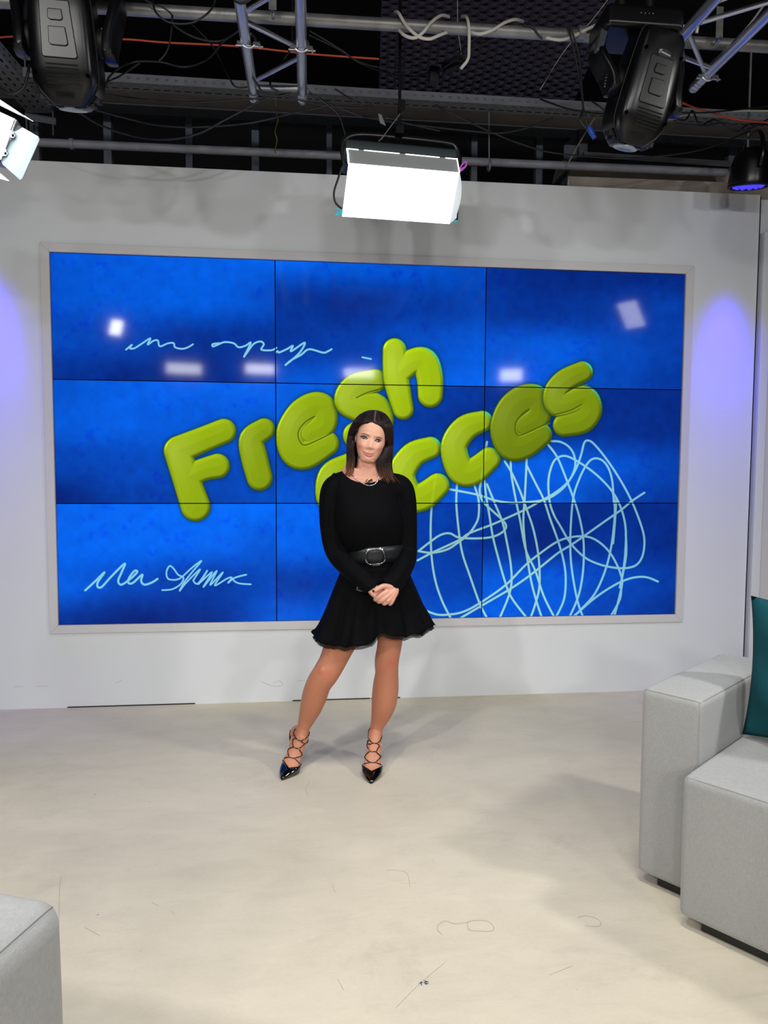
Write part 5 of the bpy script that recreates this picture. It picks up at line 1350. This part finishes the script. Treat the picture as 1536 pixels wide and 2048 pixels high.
rj = [r2_ for r2_ in np.convolve(np.random.default_rng(3).random(NS + 5), [.25, .5, .25], 'same')]
for y in ys_all:
    rows_h.append([])
    for i in range(NS + 1):
        yy = y + (max(0, y - 905) / 41.0) * (-14 * rj[i] + 8)
        rows_h[-1].append(hair_point(hair_ring(row_at(yy)), i / NS, yy, ripple(i / NS, yy)))
hm_ = MB().grid(rows_h)
# crown cap
o_ = len(hm_.v); hm_.v.append(bp(746.5, 819.6, .02)); hm_.f += [(o_, i + 1, i) for i in range(NS)]
hair = hm_.build('hair', M_hair, person, smooth=True, angle=180, solid=.004)
hair.modifiers[0].offset = -1
def hair_tint(x, y, co):
    root, tip = L3(34, 17, 17), L3(150, 96, 62)
    t = np.clip((y - 908 - 16 * (x > 745)) / 48, 0, 1)[:, None] ** 1.7
    st_ = (.5 + .5 * np.sin(x * 2.3 + co[:, 1] * 190 + y * .03))[:, None]
    c = root * (1 - t) + tip * t; c = c * (.72 + .65 * st_ * (0.35 + t))
    pw = (np.exp(-((x - (750.5 + (y - 830) * -.12)) / 1.0) ** 2) * (y < 845) * (y > 821) * (co[:, 1] < YB + .01) * .8)[:, None]
    return c * (1 - pw) + L3(140, 110, 100) * pw
set_tint(hair, hair_tint)
sm = MB()
r2 = random.Random(11)
for k in range(620):
    s = r2.random(); front = s < .32 or s > .68
    y0 = r2.uniform(824, 862); y1 = 944 + r2.uniform(0, 4) 
    ext = r2.uniform(2, 9) if (s < .3 or s > .7) else r2.uniform(3, 12)
    amp = r2.uniform(.001, .0035); p_ = r2.uniform(0, 6.28); pts = []; rad = []
    base_r = r2.uniform(.0005, .0011)
    drift = r2.uniform(-.015, .015)
    flare = (-1 if s < .5 else 1) * r2.uniform(0, 1)
    for j in range(17):
        t = j / 16; y = y0 + (y1 - y0) * t
        row = row_at(y); s_ = min(1, max(0, s + drift * t))
        if row[2] is None and (s < .02 or s > .98): s_ = .02 if s < .5 else .98
        pts.append(hair_point(hair_ring(row), s_, y, .0012 + ripple(s_, y) + amp * math.sin(3 * t + p_) * t)); rad.append(base_r * (.5 + .5 * min(1, t * 4)))
    last = pts[-1]
    for j in range(1, 5):
        t = j / 4
        x_, y_ = to_px(last)
        sideL = s < .5
        dxp = (-1 if sideL else 1.0) * (ext * .75 * t * (.4 + abs(flare))) + (0 if front else 0)
        dyp = ext * t * (.75 if sideL else .9)
        if sideL: dyp = min(dyp, 5)
        pts.append(bp(float(x_) + dxp, float(y_) + dyp, last.y - YB - .004 * t)); rad.append(base_r * (1 - .75 * t))
    sm.tube(pts, rad, 5)
strands = sm.build('hair_strands', M_hair, hair, smooth=True, angle=180)
set_tint(strands, hair_tint)
# longer light ends over her left shoulder
sm = MB()
for k in range(46):
    x0_ = r2.uniform(757, 783); a = r2.uniform(0, 1)
    ex = x0_ + r2.uniform(4, 26) * a + 3; ey = 955 + r2.uniform(0, 10) + (ex - x0_) * .18
    dyz = r2.uniform(-.055, -.02)
    pts = catmull([bp(x0_ - 1, 926, dyz), bp(x0_, 938, dyz - .003), bp(x0_ + (ex - x0_) * .35, 948, dyz - .012), bp(ex, ey, dyz - .022)], 5)
    sm.tube(pts, [.0012 * (1 - .8 * i / 15) for i in range(16)], 5)
ends = sm.build('hair_ends', M_hair, hair, smooth=True, angle=180)
set_tint(ends, hair_tint)
sm = MB()
for k in range(26):
    x0_ = r2.uniform(693, 708); ex = x0_ - r2.uniform(0, 10); ey = 944 + r2.uniform(0, 8)
    dyz = r2.uniform(-.05, -.02)
    pts = catmull([bp(x0_ + 1, 924, dyz), bp(x0_, 935, dyz - .003), bp((x0_ + ex) / 2, 941, dyz - .008), bp(ex, ey, dyz - .01)], 5)
    sm.tube(pts, [.0011 * (1 - .8 * i / 15) for i in range(16)], 5)
ends = sm.build('hair_ends', M_hair, hair, smooth=True, angle=180)
set_tint(ends, hair_tint)

# --- dress -----------------------------------------------------------
dr_ = MB()
def fold(t, a): return 1 + .018 * math.sin(6 * a + 2 * t) * math.sin(math.pi * min(1, t * 1.2))
limb(dr_, [(735, 938, .018, 36, .8), (735, 943, .015, 46, .62), (733, 950, .015, 60, .50), (731, 965, .012, 71, .45), (731, 980, .005, 72, .50),
           (732, 1005, -.002, 67, .62), (735, 1035, -.016, 68, .72), (741, 1062, -.010, 66, .70), (747, 1088, -.002, 57, .70), (749, 1105, .004, 51, .72), (749, 1122, .006, 53, .72), (749, 1136, .008, 62, .68)], seg=48, wave=fold)
def sleeve_fold(t, a): return 1 + .05 * math.sin(4 * a + 9 * t) * min(1, t * 2) + .03 * math.sin(7 * a - 5 * t)
limb(dr_, [(690, 962, .012, 17, 1), (670, 973, .01, 22, 1), (661, 995, .01, 21, 1), (660, 1040, .012, 20, 1), (666, 1085, .010, 20.5, 1), (677, 1112, -.005, 21, 1), (699, 1136, -.07, 20, 1), (722, 1157, -.132, 18.5, .9), (735, 1168, -.160, 17, .8), (745, 1174, -.172, 18.5, .72), (749, 1177, -.176, 19, .7)], mode='Y', seg=36, wave=sleeve_fold)
limb(dr_, [(778, 962, .012, 17, 1), (800, 973, .01, 22, 1), (810, 995, .01, 21, 1), (814, 1040, .012, 20, 1), (816, 1085, .010, 18.5, 1), (815, 1108, -.005, 18.5, 1), (808, 1130, -.07, 19.5, 1), (796, 1152, -.135, 19.5, .9), (788, 1164, -.160, 19, .8), (781, 1171, -.170, 20.5, .7), (779, 1174, -.174, 21, .68)], mode='Y', seg=36, wave=sleeve_fold)
DRESS = remesh(dr_, .0042, 5, 'dress', M_dress, person, .5)
# open the neckline and the cuffs
def cut(ob, test):
    w = world_loc(ob); bm = bmesh.new(); bm.from_mesh(ob.data)
    dead = [v for v in bm.verts if test(*to_px(v.co + w), v.co + w)]
    bmesh.ops.delete(bm, geom=dead, context='VERTS'); bm.to_mesh(ob.data); bm.free()
def neck_cut(x, y, p):
    return ((x - 732) / 51.0) ** 2 + ((y - 928) / 38.0) ** 2 < 1 and y < 990 or y < 945.5
def cuff_cut(x, y, p):
    if p.y > YB - .11: return False
    # left cuff: edge from (733,1186) to (767,1161); right cuff: edge from (757,1163) to (799,1186)
    a = (x - 733) * (1161 - 1186) - (y - 1186) * (767 - 733)
    inL = x < 764 and y > 1163 and a < 0
    b = (x - 764) * (1187 - 1164) - (y - 1164) * (800 - 764)
    inR = x >= 764 and y > 1164 and b < 0
    return inL or inR
cut(DRESS, lambda x, y, p: neck_cut(x, y, p) or cuff_cut(x, y, p))
def snap_neck(ob):
    bm = bmesh.new(); bm.from_mesh(ob.data); w = world_loc(ob)
    for v in bm.verts:
        if any(e.is_boundary for e in v.link_edges):
            p = v.co + w; x, y = to_px(p); x, y = float(x), float(y)
            if y < 1000:
                f = math.sqrt(((x - 732) / 51.0) ** 2 + ((y - 928) / 38.0) ** 2)
                if f < 1.25: v.co = at(732 + (x - 732) / f, 928 + (y - 928) / f, Y=p.y) - w
            elif y > 1150:
                def proj(ax, ay, bx, by):
                    t = ((x - ax) * (bx - ax) + (y - ay) * (by - ay)) / ((bx - ax) ** 2 + (by - ay) ** 2); return ax + t * (bx - ax), ay + t * (by - ay)
                q = proj(733, 1186, 767, 1161) if x < 764 else proj(764, 1164, 800, 1187)
                if math.hypot(q[0] - x, q[1] - y) < 4: v.co = at(q[0], q[1], Y=p.y) - w
    bm.to_mesh(ob.data); bm.free()
snap_neck(DRESS)
md = DRESS.modifiers.new('s', 'SOLIDIFY'); md.thickness = .0022; md.offset = 0
# skirt: flared, rippled hem
HEMX = [618, 626, 631, 636, 645, 655, 672, 692, 708, 720, 735, 746, 751, 756, 765, 775, 790, 800, 812, 822, 832, 846, 855, 867, 875]
HEMY = [1270, 1273, 1281, 1287, 1294, 1298, 1298, 1302, 1300, 1298, 1297, 1292, 1284, 1276, 1274, 1277, 1279, 1281, 1281, 1276, 1276, 1273, 1263, 1258, 1256]
def skirt_layer(shrink, y_off, lift, m, name, parent, y_start=1126, phase=0.0, solid=.0015):
    NA, NYR = 150, 30; rows = []
    for j in range(NYR + 1):
        t = j / NYR; r = []
        for i in range(NA + 1):
            a = 2 * math.pi * i / NA; c, s = math.cos(a), math.sin(a)
            hw = 60 + (121.5 - 60) * t ** .92; cx = 749 + (746.5 - 749) * t
            hw *= shrink if t > .3 else 1
            plx = 1 + .055 * t * math.sin(9 * a + phase) + .03 * t * math.sin(17 * a + 1.3 + phase) + .015 * t * math.sin(29 * a)
            edge = 1 - .0
            x = cx + hw * c * (plx if abs(c) < .93 else 1 + (plx - 1) * .25)
            hy = np.interp(x, HEMX, HEMY) + y_off
            if s > 0: hy -= 5 * s
            y = y_start + (hy - y_start) * t
            if t > .9: y += 1.2 * math.sin(24 * a + phase) * (t - .9) * 10
            dy = .008 + (.085 + .075 * t) * s * plx * (1.0 if s > 0 else 1.02)
            curl = max(0, t - .94) / .06
            r.append(bp(x + 2.0 * curl * c, y, dy + .012 * s * curl * math.sin(13 * a + phase)))
        rows.append(r)
    ob = MB().grid(rows).build(name, m, parent, smooth=True, angle=180)
    if solid: md = ob.modifiers.new('s', 'SOLIDIFY'); md.thickness = solid; md.offset = 0
    return ob
skirt_layer(1.0, -7, 0, M_dress, 'skirt', DRESS)
skirt_layer(.985, 0, 0, M_sheer, 'sheer_underskirt', DRESS, phase=.6, solid=0)
# flared cuffs
def cuff(name, cx, cy, dy, ax, ay, n_out):
    return None
# centre placket line of the bodice
BD = bvh_of(DRESS)
def hd(x, y, off=.0015): return hit(x, y, off, bv=BD, default=bp(x, y, -.1))
MB().tube([hd(738 + .04 * (y - 970), y, .0006) for y in range(972, 1090, 6)], .0012, 6).build('front_seam', M_dress, DRESS, smooth=True)
nk = [(732 + 51.6 * math.cos(a), 928 + 38.6 * math.sin(a)) for a in np.linspace(math.radians(152), math.radians(28), 14)]
MB().tube([hd(p.x, p.y + .6, .0004) for p in catmull([(a, b, 0) for a, b in nk], 4)], .0018, 6).build('neckline_binding', M_dress, DRESS, smooth=True)

# belt with a big silver buckle
bl = []
for j, (hh) in enumerate((0, .33, .66, 1.0)):
    r = []
    for i in range(73):
        a = 2 * math.pi * i / 72; c, s = math.cos(a), math.sin(a)
        x = 751 + 55.5 * c; y = 1092 + 33 * hh + (-2.5 * c) - (6 if s > 0 else 0) * s; y = y + (1 - abs(c)) * 3.0
        r.append(bp(x, y, .004 + s * .098 - (.0 if s > 0 else .0)))
    bl.append(r)
belt = MB().grid(bl).build('belt', M_belt, person, smooth=True, angle=180, solid=.004)
BB = bvh_of(belt)
def hb(x, y, off): return hit(x, y, off, bv=BB, default=bp(x, y, -.1))
bk_pts = []
for i in range(28):
    a = 2 * math.pi * i / 28; e = 3.0; c, s = math.cos(a), math.sin(a)
    u_, v_ = 19.0 * math.copysign(abs(c) ** (2 / e), c), 16.0 * math.copysign(abs(s) ** (2 / e), s)
    th = -.10; X_, Y_ = 750.5 + u_ * math.cos(th) - v_ * math.sin(th), 1113.5 + u_ * math.sin(th) + v_ * math.cos(th)
    bk_pts.append((X_, Y_, .010))
bc3 = hb(750.5, 1113.5, .011)
P3 = [at(x, y, Y=bc3.y) for x, y, o in bk_pts]
bkl = MB().tube(P3, [.0042 + .0016 * math.sin(5 * 2 * math.pi * i / 28) for i in range(28)], 10, closed=True, flat=.8, hint=(0, 1, 0)).build('buckle', M_silver, belt, smooth=True)
MB().tube([at(x - .5, y + .6, Y=bc3.y - .004) for x, y, o in bk_pts[3:12]] , .0022, 8).build('buckle_inner_bar', M_silver, bkl, smooth=True)
for px_ in (756,): MB().sphere(hb(px_, 1114, .0015), .0022, 8, 5).build('belt_hole', M_blk2, belt)

# necklace and clip microphone
BN = BV
ck = [(700.5, 934), (702.5, 943), (707, 951), (714, 959), (722, 965), (731, 969.3), (739, 971), (746, 970), (752, 966), (756, 960), (757.5, 950), (757, 938)]
chain = MB(); cp = catmull([(a, b, 0) for a, b in ck], 7)
for k, p in enumerate(cp):
    q1 = hit(p.x, p.y, .004); q2 = hd(p.x, p.y, .004) if ((p.x - 732) / 51.0) ** 2 + ((p.y - 928) / 38.0) ** 2 > .98 else q1
    q = q2
    chain.sphere(q, .0026 if p.y > 955 else .0017, 8, 6, (1.15, .8, .8))
MB_ch = chain.build('necklace', M_silver, person, smooth=True)
mic = MB(); m0 = hit(744.5, 959, .010)
mic.tube([m0, m0 + Vector((-.006, 0, -.003)), m0 + Vector((-.018, 0, -.008))], [.005, .0042, .003], 10).tube(catmull([hit(735, 958.5, .006), hit(731.5, 963, .006), hit(737, 965, .007), hit(740, 961.5, .008)], 4), .0014, 6)
mico = tag(mic.build('clip_microphone', M_blk, None, smooth=True), 'tiny black clip microphone at the neckline of the black dress', 'microphone')
ph_c = bp(737, 1172, -.150)
phone = thing('phone', tuple(ph_c), 'black phone with a silver edge held behind her clasped hands', 'phone')
RP = Matrix.Rotation(math.radians(9), 3, 'Y')
MB().box(ph_c, (.095, .008, .050), RP).build('phone_body', M_blk, phone, bevel=.003)
MB().tube([ph_c + RP @ Vector((-.0475, -.003, .0)), ph_c + RP @ Vector((-.0475, -.003, -.022)), ph_c + RP @ Vector((-.044, -.003, -.0255)), ph_c + RP @ Vector((.0, -.003, -.0255))], .0013, 6).build('phone_frame', M_silver, phone, smooth=True)

# --- shoes -----------------------------------------------------------
def lay(pp, y0, off=.0016):
    out = []; py_ = None
    for x, y in pp:
        d = (bp(x, y) - CV).normalized(); r = BV.ray_cast(CV, d)
        if r[0] is not None and abs(r[1].dot(d)) > .12 and r[0].y < y0 + .16: loc, n = r[0], r[1]
        else:
            g = at(x, y, Y=(py_ if py_ is not None else y0)); r = BV.find_nearest(g); loc, n = r[0], r[1]
        if n.dot(d) > 0.35: n = -n if r[0] is not None and False else n
        out.append(loc + n * off); py_ = loc.y
    return out
def shoe(F_, hb_, d, name, tip, vneck, straps, studs_lr, label):
    root = bpy.data.objects.new(name, None); COL.objects.link(root); root.parent = person; base = Vector((F_[3].x, F_[3].y, 0)); root.location = base - world_loc(person)
    side = Vector((d.y, -d.x, 0))
    # vamp: pointed toe cap rings from the tip back
    B = F_[3]; tipw = Vector(tip)
    L_ = (Vector((B.x, B.y, 0)) - Vector((tipw.x, tipw.y, 0))); ln = L_.length; ax = L_.normalized(); sd = Vector((ax.y, -ax.x, 0))
    rings = []
    for t, w, h in [tuple(r) for r in cat_rows([(-.0, .002, .004), (.08, .008, .010), (.25, .018, .017), (.45, .027, .025), (.70, .036, .034), (.95, .0425, .043), (1.2, .0445, .052), (1.45, .0435, .062)], 6)]:
        c = Vector((tipw.x, tipw.y, 0)) + ax * (ln * t) + sd * 0
        lift = max(0, t - 1.1) * .045
        rg = []
        for k in range(72):
            a = 2 * math.pi * k / 72; cx, sx = math.cos(a), math.sin(a)
            zz = h * (.5 + .5 * math.copysign(abs(sx) ** .85, sx)) if sx > 0 else h * .5 * (1 - abs(sx) ** .5)
            rg.append(c + sd * (w * math.copysign(abs(cx) ** .9, cx)) + Vector((0, 0, .003 + lift + max(0, zz))))
        rings.append(rg)
    v = MB().rings(rings, cap=False).build('vamp', M_patent, root, smooth=True, angle=180)
    cut(v, lambda x, y, p: (y < np.interp(x, [a for a, b in vneck], [b for a, b in vneck])) and p.z > .016)
    vx_, vy_ = [a for a, b in vneck], [b for a, b in vneck]; bm = bmesh.new(); bm.from_mesh(v.data); w_ = world_loc(v)
    for q in bm.verts:
        if any(e.is_boundary for e in q.link_edges):
            p = q.co + w_; x, y = to_px(p); yt = float(np.interp(x, vx_, vy_))
            if 0 < y - yt < 4 and p.z > .012: q.co = at(float(x), yt, Y=p.y) - w_
    bm.to_mesh(v.data); bm.free()
    md = v.modifiers.new('s', 'SOLIDIFY'); md.thickness = .0016; md.offset = 1
    # sole rising to the heel
    hp = hb_ - Vector((0, 0, .026))
    cl = [Vector((tipw.x, tipw.y, .0015)), Vector((B.x, B.y, .002)), Vector((B.x, B.y, .006)) + ax * .035, (Vector((B.x, B.y, 0)) * .45 + hp * .55) * 1.0, hp + d * .01, hp - d * .018]
    cl[3].z = hp.z * .62
    ws = [.003, .034, .033, .022, .024, .016]
    cr = catmull(cl, 6); wi = np.interp(np.linspace(0, 5, len(cr)), range(6), ws)
    top = [[p + sd * w for p, w in zip(cr, wi)], [p - sd * w for p, w in zip(cr, wi)]]
    MB().grid(top).build('sole', M_strap, root, smooth=True, angle=180, solid=.0035)
    # stiletto and heel counter
    bt = Vector((hb_.x, hb_.y, 0)) - d * .006
    MB().tube(catmull([hp + Vector((0, 0, .0)) - d * .004, hp - d * .006 + Vector((0, 0, -.02)), bt + Vector((0, 0, .045)), bt + Vector((0, 0, .0))], 5), [.022, .020, .0175, .014, .011, .009, .008, .007, .0062, .0058, .0055, .0052, .005, .005, .005, .005][:16], 14).build('stiletto_heel', M_patent, root, smooth=True)
    hc = []
    for zz, rr in ((-.004, .027), (.015, .0305), (.035, .030), (.052, .028)):
        hc.append([hp + Vector((0, 0, zz + .004)) - d * (math.cos(a) * rr) + side * (math.sin(a) * rr) + d * .008 for a in np.linspace(-1.45, 1.45, 22)])
    MB().grid(hc).build('heel_counter', M_patent, root, smooth=True, angle=180, solid=.002)
    # straps laid on the foot
    for s in straps:
        Q = lay([(p.x, p.y) for p in catmull([(a, b, 0) for a, b in s], 5)], F_[1].y)
        MB().tube(Q, .0023, 8).build('strap', M_strap, root, smooth=True)
    sb_ = MB()
    for x, y in studs_lr:
        q = lay([(x, y)], F_[1].y, .0040)[0]; sb_.sphere(q, .0022, 7, 5)
    o = sb_.build('studs', M_stud, root, smooth=True)
    return root
SL = lambda p: [(550 + x / 15.75, 1440 + y / 15.75) for x, y in p]; SR = lambda p: [(715 + x / 15.17, 1440 + y / 15.17) for x, y in p]
shoe(fL, hbL, dL, 'heeled_shoe', at(563.5, 1560, z=.002), [(540, 1500), (562, 1512), (567, 1519.5), (578, 1535.5), (598, 1533), (603, 1526), (620, 1500)],
     [SL([(655, 285), (605, 350), (600, 440), (640, 530), (700, 605), (810, 650), (920, 605), (1010, 540), (1065, 460), (1078, 370)]),
      SL([(590, 600), (640, 590)]), SL([(580, 600), (560, 720), (575, 840), (480, 890), (400, 930)]), SL([(800, 660), (890, 720), (960, 740), (1020, 690), (1035, 630)]), SL([(930, 745), (860, 815), (745, 895), (640, 875), (575, 850)]),
      SL([(745, 900), (800, 985), (840, 1060), (820, 1130), (700, 1175), (600, 1205), (500, 1185), (440, 1165)]), SL([(405, 930), (415, 1040), (440, 1165), (350, 1185), (265, 1220)]), SL([(600, 1205), (680, 1270), (760, 1360)])],
     SL([(595, 470), (565, 590), (625, 580), (715, 615), (810, 655), (915, 600), (1015, 555), (895, 725), (960, 740), (855, 820), (750, 905), (630, 880), (545, 845), (415, 905), (385, 980), (415, 1045), (435, 1165), (525, 1200), (635, 1230), (715, 1310), (735, 1185), (820, 1140)]), '')
shoe(fR, hbR, dR, 'heeled_shoe', at(742, 1567, z=.002), [(715, 1505), (724, 1528), (727, 1531.5), (743, 1542), (763, 1532.5), (766, 1528), (775, 1505)],
     [SR([(385, 250), (320, 370), (300, 470), (360, 590), (440, 690), (520, 710), (610, 700), (690, 610), (740, 480)]), SR([(270, 560), (235, 660), (240, 740)]), SR([(300, 720), (380, 740), (440, 710)]),
      SR([(280, 590), (290, 780), (340, 870), (385, 945), (480, 955), (570, 955), (610, 860), (660, 780), (600, 730)]), SR([(360, 960), (260, 1060), (225, 1140), (290, 1220), (380, 1280), (460, 1295), (550, 1280), (620, 1210), (690, 1130), (680, 1080), (600, 1010), (565, 960)]),
      SR([(175, 1340), (260, 1320), (380, 1290)]), SR([(545, 1290), (640, 1330), (735, 1355)])],
     SR([(260, 550), (290, 530), (320, 380), (345, 600), (420, 700), (515, 715), (605, 725), (690, 640), (250, 710), (350, 900), (370, 945), (430, 940), (455, 950), (585, 950), (655, 850), (660, 765), (700, 760), (695, 1080), (635, 1205), (560, 1290), (465, 1297), (350, 1285), (275, 1215), (258, 1318), (655, 1330)]), '')
